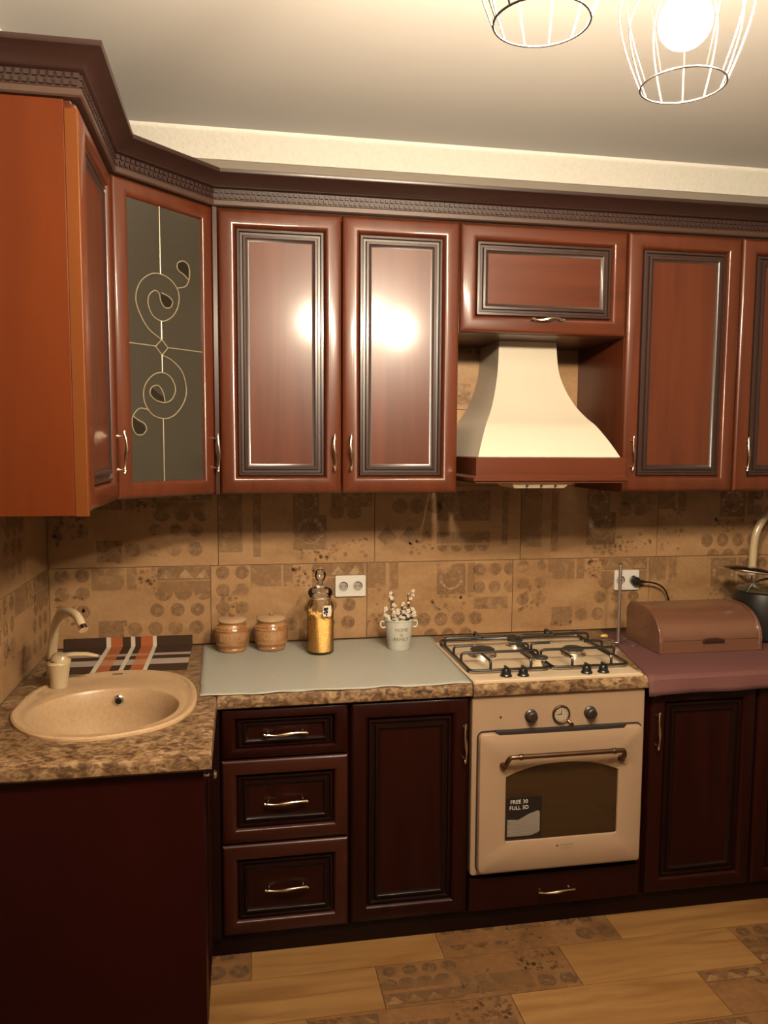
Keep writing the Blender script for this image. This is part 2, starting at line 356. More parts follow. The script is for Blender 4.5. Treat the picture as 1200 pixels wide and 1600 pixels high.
def kit(kind, rnd):
    """0.6 x 0.3 ornament, v measured up from the bottom edge"""
    p = Pr()
    if kind == 'T':
        for k in range(3): dots(p, 0.045+0.0, 0.272-k*0.068, 0.026, 0.072, 2, faded=k > 0)
        speckle(p, 0.02, 0.09, 0.12, 0.2, 30, rnd); p.rect(0.15, 0.215, 0.265, 0.298, 1); p.rect(0.275, 0.215, 0.31, 0.298, 1)
        speckle(p, 0.31, 0.21, 0.40, 0.298, 26, rnd, 0)
        tri_band(p, 0.385, 0.588, 0.297, 0.045, 3); p.rect(0.385, 0.203, 0.588, 0.243, 1)
        scallops(p, 0.37, 0.588, 0.203, 0.034, 3); dots(p, 0.382, 0.135, 0.026, 0.074, 3)
        dots(p, 0.30, 0.065, 0.027, 0.074, 3, True); dots(p, 0.525, 0.065, 0.027, 0.074, 1)
        p.rect(0.17, 0.02, 0.26, 0.10, 1); speckle(p, 0.17, 0.02, 0.28, 0.1, 16, rnd)
    elif kind == 'S':
        p.rect(0.0, 0.2, 0.075, 0.298, 1); p.rect(0.09, 0.19, 0.125, 0.298, 1); speckle(p, 0.0, 0.03, 0.12, 0.2, 26, rnd)
        shell_square(p, 0.283, 0.165, 0.118); p.rect(0.41, 0.17, 0.44, 0.29, 1)
        dots(p, 0.46, 0.262, 0.026, 0.064, 3); dots(p, 0.46, 0.19, 0.026, 0.064, 3, True)
        speckle(p, 0.26, 0.1, 0.5, 0.16, 30, rnd)
        dots(p, 0.23, 0.065, 0.028, 0.072, 4); dots(p, 0.26, 0.0, 0.028, 0.072, 3)
        p.rect(0.44, 0.1, 0.58, 0.15, 1)
    elif kind == 'U':
        p.rect(0.0, 0.05, 0.09, 0.298, 1); p.rect(0.13, 0.03, 0.16, 0.28, 1)
        shell_square(p, 0.283, 0.055, 0.128); shell_square(p, 0.283, 0.19, 0.1)
        dots(p, 0.45, 0.2, 0.03, 0.07, 2, True); speckle(p, 0.3, 0.01, 0.45, 0.06, 26, rnd); speckle(p, 0.42, 0.02, 0.58, 0.1, 20, rnd)
        p.rect(0.43, 0.22, 0.59, 0.29, 1)
    else:
        for k in range(2):
            u = 0.05+0.09*k; p.poly([(u-0.04, 0.1), (u, 0.055), (u+0.04, 0.1), (u, 0.145)], 1); p.lv = 1; p.disc(u, 0.1, 0.030, 0, 12); p.lv = 0
        speckle(p, 0.14, 0.03, 0.24, 0.13, 24, rnd, 0); p.rect(0.25, 0.07, 0.47, 0.115, 1); p.rect(0.25, 0.16, 0.47, 0.28, 0)
        scallops(p, 0.25, 0.47, 0.062, 0.026, 4); p.lv = 1; p.poly([(0.3, 0.16), (0.33, 0.28), (0.35, 0.16)], 2); p.lv = 0
        p.rect(0.52, 0.06, 0.545, 0.28, 1); dots(p, 0.1, 0.22, 0.03, 0.07, 3, True)
    return p
RND = random.Random(3)
# back wall: rows of 0.6 x 0.3 tiles, seam heights measured from the photograph
def wall_tile(u0, u1, z0, z1, kind, side):
    w_, h_ = u1-u0, z1-z0; g = 0.0012
    bm = bmesh.new()
    if side == 'back': box(bm, g, w_-g, 0, 0.010, g, h_-g)
    else: box(bm, -0.010, 0, g, w_-g, g, h_-g)
    t = obj('tile', bm, TILE, wb if side == 'back' else wl, False)
    t.location = (u0, YW, z0) if side == 'back' else (XW, u0, z0)
    if kind:
        p = kit(kind, RND)
        if side == 'back': fr = lambda u, v, l: (u, -l, v-(0.3-h_))
        else: fr = lambda u, v, l: (l, u, v-(0.3-h_))
        # flip winding for a front-facing print
        q = Pr(); q.polys = [([(u, v) for u, v in pts], mi, lv) for pts, mi, lv in p.polys if min(v for u, v in pts) >= 0.3-h_-0.002 or h_ > 0.29]
        q.build(t, fr, [PR_D, PR_M, PR_L], w_, 0.3)
rows = [(0.845, 1.145, [(-0.03, 0.55, 'T'), (0.55, 1.15, 'T'), (1.15, 1.75, 'S'), (1.75, 2.35, 'T'), (2.35, 2.95, 'S'), (2.95, 3.35, 'T')]),
        (1.145, 1.445, [(-0.03, 0.58, 'T'), (0.58, 1.18, 'U'), (1.18, 1.78, 'D'), (1.78, 2.38, 'U'), (2.38, 2.98, 'S'), (2.98, 3.35, 'D')]),
        (1.445, 1.745, [(0.7, 1.3, None), (1.3, 1.9, 'D'), (1.9, 2.5, 'S')]),
        (1.745, 2.045, [(0.7, 1.3, None), (1.3, 1.9, 'T'), (1.9, 2.5, None)])]
for z0, z1, ts in rows:
    for a, b, k in ts: wall_tile(a, b, z0, z1, k, 'back')
for z0, z1, off in ((0.845, 1.145, 0.0), (1.145, 1.445, 0.3)):
    y = YW-0.001; k = 0; first = True
    while y > -2.4:
        y0 = y-(0.3 if (first and off) else 0.6); first = False
        wall_tile(y0, y, z0, z1, ['T', 'S', 'D', 'U'][(k+int(off*10)) % 4] if y-y0 > 0.5 else None, 'left'); y = y0; k += 1
# floor tiles
def floor_tile(x0, x1, y0, y1, decor):
    g = 0.001; w_, h_ = x1-x0, y1-y0
    bm = bmesh.new(); box(bm, g, w_-g, g, h_-g, -0.008, 0)
    t = obj('floor_tile', bm, TILEF if decor else TILEW, floor, False); t.location = (x0, y0, 0)
    if decor:
        p = Pr(); r = RND
        if decor == 1:
            dots(p, 0.04, 0.158, 0.024, 0.062, 4); scallops(p, 0.0, 0.22, 0.10, 0.028, 4, True); p.rect(0.0, 0.075, 0.22, 0.10, 1)
            tri_band(p, 0.0, 0.24, 0.06, 0.045, 4); p.rect(0.24, 0.02, 0.46, 0.1, 1); speckle(p, 0.24, 0.01, 0.4, 0.12, 30, r)
            speckle(p, 0.44, 0.09, 0.57, 0.185, 60, r, 0); dots(p, 0.5, 0.04, 0.028, 0.068, 2)
        elif decor == 2:
            dots(p, 0.04, 0.145, 0.028, 0.07, 3); scallops(p, 0.02, 0.24, 0.06, 0.026, 3); speckle(p, 0.22, 0.02, 0.42, 0.18, 45, r)
            p.rect(0.24, 0.11, 0.36, 0.18, 1); dots(p, 0.46, 0.14, 0.032, 0.07, 2); dots(p, 0.49, 0.05, 0.032, 0.07, 2)
            speckle(p, 0.4, 0.1, 0.52, 0.18, 26, r, 0)
        else:
            speckle(p, 0.42, 0.1, 0.59, 0.185, 70, r, 0); scallops(p, 0.15, 0.4, 0.13, 0.03, 4); dots(p, 0.2, 0.07, 0.026, 0.07, 4, True)
            p.rect(0.44, 0.02, 0.58, 0.1, 1); tri_band(p, 0.0, 0.2, 0.18, 0.04, 3)
        p.build(t, lambda u, v, l: (u, v, l), [FP_D, FP_M, FP_L], w_, h_)
ys = [-0.51-0.19*i for i in range(-1, 18)]
offs = {1: 0.085, 2: 0.46, 3: 0.83}
for i in range(len(ys)-1):
    y1_, y0_ = ys[i], ys[i+1]
    x = {1: 0.085, 2: 0.46, 3: 0.83, 0: 0.3}.get(i, 0.2+0.23*(i*5 % 3))
    par = {1: 0, 2: 1, 3: 0}.get(i, i % 2)
    xs = [x+0.5975*k for k in range(-2, 7)]
    for k in range(len(xs)-1):
        a, b = max(xs[k], XW), min(xs[k+1], X1)
        if b-a < 0.02 or y0_ < Y1: continue
        dec = 0
        if (k-2) % 2 == par and b-a > 0.4: dec = {1: 2, 2: 1, 3: 3}.get(i, 1+(k+i) % 3)
        floor_tile(a, b, y0_, y1_, dec)

# ------------------------------------------------------------------ cabinet fronts
PROF = [(0, 0), (0, 0.009), (0.0015, 0.0125), (0.005, 0.0155), (0.011, 0.0185), (0.019, 0.0210), (0.028, 0.0228), (0.036, 0.0238), (0.042, 0.0238), (0.047, 0.0225), (0.051, 0.0185), (0.054, 0.0125), (0.057, 0.0070)]
MOUL = [(0.057, 0.007), (0.060, 0.0145), (0.067, 0.0155), (0.070, 0.009), (0.077, 0.009), (0.080, 0.0165), (0.087, 0.0175), (0.092, 0.013), (0.098, 0.011)]
def ringbm(prof, w_, h_, kx, kz=None, back=False):
    kz = kz or kx; bm = bmesh.new(); R = []
    for i, o in prof:
        a, b = i*kx, i*kz
        R.append([(a, -o, b), (w_-a, -o, b), (w_-a, -o, h_-b), (a, -o, h_-b)])
    if back: R = R + [[(prof[-1][0]*kx if j in (0, 3) else w_-prof[-1][0]*kx, 0, prof[-1][0]*kz if j in (0, 1) else h_-prof[-1][0]*kz) for j in range(4)]]
    loft(bm, R, False, False)
    if back:
        # close the back side ring
        a, b = prof[-1][0]*kx, prof[-1][0]*kz
        A = [bm.verts.new(p) for p in ((0, 0, 0), (w_, 0, 0), (w_, 0, h_), (0, 0, h_))]
        B = [bm.verts.new(p) for p in ((a, 0, b), (w_-a, 0, b), (w_-a, 0, h_-b), (a, 0, h_-b))]
        for i in range(4): bm.faces.new((A[i], B[i], B[(i+1) % 4], A[(i+1) % 4]))
        bmesh.ops.remove_doubles(bm, verts=bm.verts, dist=1e-6)
    return bm
def handle(parent, length, vertical, loc, m=None):
    """bow handle with two posts; local: length along x (or z), outward -y"""
    m = m or BRASS; L2 = length/2; bm = bmesh.new()
    n = 15; pts = []; rad = []
    for i in range(n):
        t = -1+2*i/(n-1)
        s = t*L2; o = 0.026-0.006*t*t + 0.003*math.sin(t*PI)
        side = 0.0035*math.sin(t*PI)
        pts.append((s, -o, side)); rad.append(0.0028+0.0030*math.exp(-(t/0.33)**2)+0.0012*abs(t)**6)
    tube(bm, pts, rad, 10)
    for s in (-1, 1):
        x = s*L2*0.82
        lathe(bm, [(0.0052, 0), (0.0052, -0.002), (0.0028, -0.006), (0.0028, -0.018), (0.0036, -0.022)], (x, 0, 0.0), 10, axis='y')
        lathe(bm, [(0.0001, 0.0), (0.0036, 0.0014), (0.0042, 0.004), (0.003, 0.007), (0.0001, 0.008)], (s*(L2-0.002), -0.021, 0), 8, axis='x', cap0=False, cap1=False)
    if vertical: bmesh.ops.transform(bm, matrix=Matrix.Rotation(-PI/2, 4, 'Y'), verts=bm.verts)
    o = obj('handle', bm, m, parent); o.location = loc; return o
def front(name, parent, w_, h_, loc, rz=0.0, fm=WOOD, mm=PATINA, pm=WOOD, k=1.0, hd=None, kz=None):
    """door or drawer front: frame + moulding + panel + handle; origin at lower left of its back face"""
    bm = ringbm(PROF, w_, h_, k, kz, True); d = obj(name, bm, fm, parent, bevel=0)
    d.location = loc; d.rotation_euler = (0, 0, rz)
    obj('moulding', ringbm(MOUL, w_, h_, k, kz), mm, d)
    a, b = MOUL[-1][0]*k, MOUL[-1][0]*(kz or k)
    bm = bmesh.new(); box(bm, a-0.001, w_-a+0.001, -0.0112, -0.003, b-0.001, h_-b+0.001); obj('panel', bm, pm, d, False)
    if hd: handle(d, hd[0], hd[1], hd[2])
    return d
def carcass(parent, x0, x1, y0, y1, z0, z1, m, name='body', t=0.018):
    bm = bmesh.new()
    box(bm, x0, x0+t, y0, y1, z0, z1); box(bm, x1-t, x1, y0, y1, z0, z1)
    box(bm, x0+t, x1-t, y0, y1, z0, z0+t); box(bm, x0+t, x1-t, y0, y1, z1-t, z1)
    box(bm, x0+t, x1-t, y1-0.006, y1, z0+t, z1-t)
    box(bm, x0+t, x1-t, y0+0.02, y1-0.006, (z0+z1)/2-t/2, (z0+z1)/2+t/2)
    return obj(name, bm, m, parent, False)
UZ0, UZ1, UF = 1.439, 2.349, -0.317      # UF: carcass front; doors stand 24 mm proud of it
HL = 0.115
# left-run wall cabinet, orange end panel towards the camera
YE = -1.079
c = empty('wall_cabinet', (0.15, -0.85, UZ0), 'tall wall cabinet at the left edge with a plain orange wooden end panel', 'cabinet')
def rel(o, parent):      # keep world placement of geometry built in world coordinates
    o.location = Vector(o.location)-Vector(parent.location); return o
bm = bmesh.new()
box(bm, XW+0.001, 0.302, YE+0.018, YE+0.036, UZ0, UZ1); box(bm, XW+0.001, 0.302, -0.618, -0.600, UZ0, UZ1)
box(bm, XW+0.001, 0.302, YE+0.036, -0.618, UZ0, UZ0+0.018); box(bm, XW+0.001, 0.302, YE+0.036, -0.618, UZ1-0.018, UZ1)
rel(obj('body', bm, WOOD, c, False), c)
bm = bmesh.new(); box(bm, XW+0.001, 0.293, YE, YE+0.0179, UZ0-0.004, UZ1-0.002); rel(obj('end_panel', bm, ORANGE, c, False, bevel=0.001), c)
bm = bmesh.new(); box(bm, 0.2932, 0.3225, YE-0.0005, YE+0.0179, UZ0-0.006, UZ1-0.02); rel(obj('edge_strip', bm, ORANGE2, c, False, bevel=0.002), c)
d = front('door', c, 0.440, UZ1-UZ0-0.006, (0.3025, YE+0.0185, UZ0+0.001), PI/2, WOOD, hd=None); d.location = Vector(d.location)-Vector(c.location)
handle(d, HL, True, (0.415, -0.022, 0.135))
# corner cabinet with glass door
c = empty('corner_wall_cabinet', (0.3, -0.28, UZ0), 'diagonal corner wall cabinet with a glass door and scrolled metal leading', 'cabinet')
A0 = Vector((0.312, -0.5995)); A1 = Vector((0.5985, -0.322))
bm = bmesh.new()
def pent(z0, z1): prism(bm, [(XW+0.002, YW-0.002), (XW+0.002, -0.5985), (0.306, -0.5985), (0.5975, -0.312), (0.5975, YW-0.002)], z0, z1)
for z0, z1 in ((UZ0, UZ0+0.018), (1.742, 1.760), (2.045, 2.063), (UZ1-0.018, UZ1)): pent(z0, z1)
rel(obj('shelves', bm, WOOD, c, False), c)
bm = bmesh.new(); box(bm, 0.5976, 0.5995, -0.312, YW-0.002, UZ0, UZ1); box(bm, XW+0.002, 0.306, -0.5997, -0.5986, UZ0, UZ1)
box(bm, XW+0.002, 0.597, YW-0.008, YW-0.001, UZ0, UZ1); rel(obj('sides', bm, WOOD, c, False), c)
DW, DH = 0.374, UZ1-UZ0-0.004; dang = math.atan2(0.261, 0.263)
d = bpy.data.objects.new('door', None); link(d, c); d.rotation_euler = (0, 0, dang)
# back face of the door stands 24 mm behind the measured face line
fo = Vector((0.332, -0.600, 0)) + Vector((math.cos(dang), math.sin(dang), 0))*(-0.010) + Vector((-math.sin(dang), math.cos(dang), 0))*0.022
d.location = Vector((fo.x, fo.y, UZ0+0.002)) - Vector(c.location)
bm = ringbm(PROF, DW, DH, 0.92, None, True); d.empty_display_size = 0.02
obj('door_frame', bm, WOOD, d)
GL = bpy.data.materials.new('smoky_patterned_glass'); GL.use_nodes = True; nt = GL.node_tree; N = nt.nodes; L = nt.links
b = N['Principled BSDF']; b.inputs['Base Color'].default_value = (0.036, 0.031, 0.022, 1); b.inputs['Roughness'].default_value = 0.22
b.inputs['Coat Weight'].default_value = 0.4; b.inputs['Coat Roughness'].default_value = 0.05
tr = N.new('ShaderNodeBsdfTransparent'); tr.inputs[0].default_value = (0.8, 0.82, 0.75, 1); mx = N.new('ShaderNodeMixShader'); mx.inputs[0].default_value = 0.15
L.new(b.outputs[0], mx.inputs[1]); L.new(tr.outputs[0], mx.inputs[2]); L.new(mx.outputs[0], N['Material Output'].inputs['Surface'])
GLD = mat('dark_clear_glass', (0.015, 0.011, 0.006), 0.15, coat=0.5)
bm = bmesh.new(); box(bm, 0.045, DW-0.045, -0.013, -0.009, 0.045, DH-0.045); obj('glass', bm, GL, d, False)
# leading: measured on the door plane as (t, z)
TO = 0.010; Z0 = UZ0+0.002
def lead(pts, closed=False, r=0.0017, k=5):
    P = catmull([(t+TO, -0.0135, z-Z0) for t, z in pts], k, closed) if len(pts) > 2 else [(t+TO, -0.0135, z-Z0) for t, z in pts]
    tube(LB, P, r, 6, closed)
curl1 = [(0.156,1.913),(0.108,1.94),(0.077,1.983),(0.066,2.023),(0.082,2.067),(0.119,2.097),(0.157,2.104),(0.194,2.094),(0.221,2.069),(0.226,2.037),(0.213,2.002),(0.187,1.977),(0.157,1.967),(0.126,1.979),(0.11,2.009),(0.114,2.036),(0.135,2.053),(0.151,2.046),(0.156,2.026),(0.171,2.009),(0.192,2.012),(0.201,2.030),(0.186,2.043),(0.160,2.050)]
curl2 = [(0.157,1.867),(0.195,1.854),(0.234,1.822),(0.249,1.772),(0.239,1.732),(0.206,1.694),(0.166,1.678),(0.118,1.688),(0.089,1.725),(0.09,1.768),(0.118,1.802),(0.156,1.815),(0.19,1.802),(0.206,1.769),(0.192,1.738),(0.164,1.726),(0.13,1.732),(0.11,1.750),(0.117,1.769),(0.138,1.776),(0.152,1.766),(0.161,1.748),(0.164,1.730)]
leaf1 = [(0.222,2.074),(0.254,2.085),(0.269,2.115),(0.266,2.148),(0.245,2.158),(0.223,2.148),(0.223,2.129),(0.248,2.117),(0.266,2.104)]
leaf2 = [(0.105,1.701),(0.072,1.705),(0.048,1.683),(0.044,1.654),(0.057,1.63),(0.08,1.629),(0.094,1.644),(0.088,1.66),(0.062,1.673),(0.046,1.683)]
LB = bmesh.new()
for c_ in (curl1, curl2, leaf1, leaf2): lead(c_)
for a, b_ in (((0.157, 2.302), (0.157, 2.104)), ((0.157, 1.967), (0.157, 1.913)), ((0.157, 1.867), (0.157, 1.816)), ((0.157, 1.677), (0.157, 1.486)), ((0.036, 1.891), (0.134, 1.891)), ((0.181, 1.891), (0.318, 1.891))): lead([a, b_])
dia = [(0.157, 1.913), (0.180, 1.890), (0.157, 1.867), (0.134, 1.890)]
for i in range(4): lead([dia[i], dia[(i+1) % 4]])
obj('leading', LB, GOLDL, d)
for pts in ([(0.157,2.045),(0.158,2.024),(0.172,2.009),(0.191,2.012),(0.200,2.03),(0.184,2.041)], [(0.117,1.768),(0.112,1.75),(0.13,1.733),(0.162,1.728),(0.160,1.745),(0.140,1.752)],
            [(0.047,1.68),(0.045,1.654),(0.058,1.631),(0.08,1.63),(0.093,1.644),(0.086,1.656),(0.06,1.668)], [(0.225,2.146),(0.226,2.130),(0.248,2.119),(0.262,2.108),(0.265,2.13),(0.262,2.148),(0.245,2.156)]):
    bm = bmesh.new(); prism(bm, [(t+TO, z-Z0) for t, z in pts], -0.0142, -0.0131, 'y'); obj('bevelled_glass_drop', bm, GLD, d, False)
handle(d, HL, True, (DW-0.012, -0.021, 0.132))
bm = bmesh.new(); prism(bm, [(0.574, -0.334), (0.5865, -0.3435), (0.5995, -0.3395), (0.5995, -0.312), (0.590, -0.318)], UZ0+0.001, UZ1-0.001); o = obj('corner_post', bm, BASEHI, c, False); rel(o, c)
# wall cabinets along the back wall
def wall_cab(name, x0, x1, z0, z1, label, doors, wm=WOOD):
    c = empty(name, ((x0+x1)/2, -0.12, z0), label, 'cabinet')
    rel(carcass(c, x0+0.0008, x1-0.0008, UF, YW-0.002, z0, z1, WOOD), c)
    for (a, b, hd, h) in doors:
        dd_ = front('door', c, b-a-0.003, z1-z0-0.004, (a+0.0015, UF-0.0005, z0+0.002), 0, WOODH if h else wm, hd=hd, pm=WOODH if h else wm)
        dd_.location = Vector(dd_.location)-Vector(c.location)
    return c
wall_cab('wall_cabinet', 0.600, 1.399, UZ0, UZ1, 'double-door cherry wall cabinet left of the cooker hood, both inner handles together', [
    (0.600, 1.000, (HL, True, (0.372, -0.021, 0.135)), 0), (1.000, 1.399, (HL, True, (0.027, -0.021, 0.135)), 0)])
wall_cab('hood_wall_cabinet', 1.400, 2.004, 1.985, UZ1, 'short cherry wall cabinet with one wide flap door above the cooker hood', [
    (1.400, 2.004, (0.115, False, (0.302, -0.021, 0.047)), 1)])
wall_cab('wall_cabinet', 2.006, 2.444, UZ0, UZ1, 'single-door cherry wall cabinet just right of the cooker hood', [
    (2.006, 2.444, (HL, True, (0.028, -0.021, 0.135)), 0)])
wall_cab('wall_cabinet', 2.446, 2.900, UZ0, UZ1, 'cherry wall cabinet cut off by the right edge of the picture', [
    (2.446, 2.900, (HL, True, (0.038, -0.021, 0.135)), 0)])
# crown moulding running over all wall cabinets
c = empty('crown_moulding', (1.2, -0.3, UZ1), 'long dark stepped crown moulding with dentil band on top of the wall cabinets', 'crown moulding')
path = [(XW+0.002, YE-0.004), (0.328, YE-0.004), (0.328, -0.602), (0.592, -0.344), (3.0, -0.344)]
path = [(XW+0.002, YE-0.002), (0.326, YE-0.002), (0.326, -0.6025), (0.5885, -0.3425), (2.905, -0.3425)]
def offpt(i, o):
    P = [Vector(p) for p in path]
    def nrm(a, b): t = (b-a).normalized(); return Vector((t.y, -t.x))
    if i == 0: return P[0]+nrm(P[0], P[1])*o
    if i == len(P)-1: return P[-1]+nrm(P[-2], P[-1])*o
    n0, n1 = nrm(P[i-1], P[i]), nrm(P[i], P[i+1]); m_ = (n0+n1).normalized()
    return P[i]+m_*(o/max(m_.dot(n0), 0.2))
def sweep(profile, m, name):
    bm = bmesh.new(); loft(bm, [[(*offpt(i, o), z) for o, z in profile] for i in range(len(path))], True, True)
    return rel(obj(name, bm, m, c, True), c)
sweep([(-0.02, 2.3495), (0.004, 2.3495), (0.008, 2.353), (0.008, 2.366), (0.004, 2.370), (-0.02, 2.370)], STRIPM, 'light_rail')
sweep([(-0.02, 2.3702), (0.003, 2.3702), (0.003, 2.402), (-0.02, 2.402)], CROWN, 'dentil_backing')
sweep([(-0.02, 2.4022), (0.010, 2.4022), (0.015, 2.405), (0.013, 2.409), (0.018, 2.414), (0.032, 2.424), (0.046, 2.431), (0.050, 2.433), (0.058, 2.436), (0.060, 2.440), (0.060, 2.447), (-0.02, 2.447)], CROWN, 'cornice_top')
bm = bmesh.new()
for i in range(len(path)-1):
    a, b_ = offpt(i, 0.003), offpt(i+1, 0.003); t = (b_-a); ln = t.length; t.normalize(); nn_ = Vector((t.y, -t.x)); n = int(ln/0.0165)
    for k in range(n):
        s = (k+0.5)*ln/n
        for z0, z1, sh in ((2.3725, 2.3845, 0.0), (2.388, 2.400, 0.5)):
            s2 = s+(sh-0.25)*0.008
            c0 = a+t*(s2-0.0052); c1 = a+t*(s2+0.0052)
            A = [(*c0, z0), (*c1, z0), (*c1, z1), (*c0, z1)]; B = [(*(c0+nn_*0.005), z0+0.001), (*(c1+nn_*0.005), z0+0.001), (*(c1+nn_*0.005), z1-0.001), (*(c0+nn_*0.005), z1-0.001)]
            loft(bm, [A, B])
o = rel(obj('dentil_blocks', bm, CROWN, c, False), c); o['kind'] = 'stuff'

# ------------------------------------------------------------------ cooker hood
c = empty('cooker_hood', (1.70, -0.2, 1.47), 'cream bell-shaped cooker hood with a dark wooden band around its rim', 'cooker hood')
prof = [(1.984, 0.0), (1.925, 0.02), (1.866, 0.06), (1.806, 0.16), (1.765, 0.26), (1.734, 0.355), (1.700, 0.49), (1.675, 0.61), (1.645, 0.715), (1.619, 0.80), (1.590, 0.885), (1.566, 0.95)]
rings = []
for z, q in catmull([(z, q, 0) for z, q in prof], 3) and [(v[0], v[1]) for v in catmull([(z, q, 0) for z, q in prof], 3)]:
    ce = 1.708-0.022*q; hw = 0.110+0.148*q; yf = -0.16-0.31*q
    rings.append([(ce-hw, yf, z), (ce+hw, yf, z), (ce+hw, YW-0.002, z), (ce-hw, YW-0.002, z)])
bm = bmesh.new(); loft(bm, rings, True, True); rel(obj('dome', bm, CREAMH, c, True), c)
bm = bmesh.new()
def bandring(o, z): return [(1.427-o, -0.472-o, z), (1.943+o, -0.472-o, z), (1.943+o, YW-0.002, z), (1.427-o, YW-0.002, z)]
loft(bm, [bandring(-0.004, 1.5655), bandring(0.004, 1.5635), bandring(0.004, 1.505), bandring(0.008, 1.500), bandring(0.014, 1.496), bandring(0.014, 1.488), bandring(0.006, 1.484), bandring(0.006, 1.480)])
rel(obj('wooden_band', bm, WOODH, c, True), c)
bm = bmesh.new(); loft(bm, [[(1.548, -0.470, 1.4798), (1.752, -0.470, 1.4798), (1.752, -0.30, 1.4798), (1.548, -0.30, 1.4798)], [(1.562, -0.455, 1.462), (1.738, -0.455, 1.462), (1.738, -0.31, 1.462), (1.562, -0.31, 1.462)]])
rel(obj('control_panel', bm, CREAM, c, False), c)
for x in (1.60, 1.65, 1.70):
    bm = bmesh.new(); box(bm, x, x+0.007, -0.4665, -0.459, 1.467, 1.473); rel(obj('button', bm, BLACK, c, False), c)

# ------------------------------------------------------------------ base cabinets
BF = -0.568     # carcass front, fronts stand 24 mm proud (-0.592)
BZ0 = 0.070; BZ1 = ZT-0.041
# sink cabinet on the left run
c = empty('sink_cabinet', (0.27, -0.55, 0), 'sink base cabinet whose plain dark red end panel fills the lower left', 'cabinet')
bm = bmesh.new(); box(bm, XW+0.001, 0.545, -1.020, -0.62, 0.07, 0.10)
box(bm, XW+0.001, XW+0.019, -1.020, YW-0.02, 0.07, 0.66); box(bm, XW+0.02, 0.545, YW-0.02, YW-0.002, 0.07, 0.66); box(bm, 0.527, 0.545, -0.62, -0.59, 0.07, BZ1)
rel(obj('body', bm, BASEW, c, False), c)
bm = bmesh.new(); box(bm, XW+0.001, 0.567, -1.0405, -1.0205, 0.0, BZ1); rel(obj('end_panel', bm, PANELD, c, False, bevel=0.001), c)
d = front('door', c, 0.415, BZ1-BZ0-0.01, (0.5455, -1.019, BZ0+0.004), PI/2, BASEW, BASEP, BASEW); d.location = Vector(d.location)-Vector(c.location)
bm = bmesh.new(); lathe(bm, [(0.004, 0), (0.004, -0.012), (0.010, -0.017), (0.012, -0.024), (0.008, -0.030), (0.0005, -0.032)], (0.035, -0.0215, 0.690), 16, axis='y')
obj('knob', bm, BRASS, d)
def base_cab(name, x0, x1, label, full=True):
    c = empty(name, ((x0+x1)/2, -0.25, BZ0), label, 'cabinet')
    rel(carcass(c, x0+0.0008, x1-0.0008, BF, YW-0.003, BZ0, BZ1, BASEW), c); return c
c = base_cab('drawer_cabinet', 0.594, 0.992, 'dark base cabinet with three drawers beside the sink run')
for z0, z1, hz, kz, fm in ((0.641, 0.800, 0.078, 0.62, BASEW), (0.370, 0.637, 0.130, 0.9, BASEHI), (0.073, 0.366, 0.148, 0.9, BASEHI)):
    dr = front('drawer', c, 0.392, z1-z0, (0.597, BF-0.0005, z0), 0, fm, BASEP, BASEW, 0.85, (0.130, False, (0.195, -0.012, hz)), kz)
    dr.location = Vector(dr.location)-Vector(c.location)
c = base_cab('base_cabinet', 0.993, 1.384, 'dark single-door base cabinet between the drawers and the oven')
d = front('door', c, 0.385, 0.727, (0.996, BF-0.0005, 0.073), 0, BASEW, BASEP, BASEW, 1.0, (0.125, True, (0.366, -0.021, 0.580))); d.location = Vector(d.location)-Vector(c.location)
# oven housing
c = empty('oven_cabinet', (1.685, -0.25, BZ0), 'dark oven housing with one low drawer beneath the oven', 'cabinet')
bm = bmesh.new(); box(bm, 1.3855, 1.3985, -0.560, YW-0.003, BZ0, BZ1); box(bm, 1.988, 2.007, -0.560, YW-0.003, BZ0, BZ1); box(bm, 1.3985, 1.988, -0.560, YW-0.003, 0.188, 0.199)
box(bm, 1.3985, 1.988, -0.56, YW-0.003, BZ0, BZ0+0.018)
rel(obj('body', bm, BASEW, c, False), c)
bm = bmesh.new(); prism(bm, [(0, 0), (0.6, 0), (0.6, 0.112), (0, 0.112)], -0.019, 0, 'y')
dr = obj('drawer', bm, BASEW, c, False, bevel=0.003); dr.location = Vector((1.388, -0.5605-0.007, 0.074))-Vector(c.location)
handle(dr, 0.125, False, (0.295, -0.019, 0.056))
c = base_cab('base_cabinet', 2.008, 2.411, 'dark base cabinet right of the oven below the plum cloth')
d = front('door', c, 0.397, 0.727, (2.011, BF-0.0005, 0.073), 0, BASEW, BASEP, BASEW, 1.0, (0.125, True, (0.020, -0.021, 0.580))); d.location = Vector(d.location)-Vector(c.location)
c = base_cab('base_cabinet', 2.412, 2.90, 'dark base cabinet at the right edge of the picture')
d = front('door', c, 0.482, 0.727, (2.415, BF-0.0005, 0.073), 0, BASEW, BASEP, PANELD, 1.0, None); d.location = Vector(d.location)-Vector(c.location)  # redder panel colour stands in for a reflection on this door
bm = bmesh.new(); box(bm, 0.549, 2.90, -0.566, -0.548, 0.001, 0.0695); tag(obj('plinth', bm, BASEP, None, False), 'dark kick board along the floor under the base cabinets', 'kick board')
bm = bmesh.new(); box(bm, 0.549, 0.593, -0.590, -0.572, 0.0705, BZ1); tag(obj('filler_strip', bm, BASEP, None, False), 'narrow dark filler strip in the corner beside the drawers', 'filler strip')

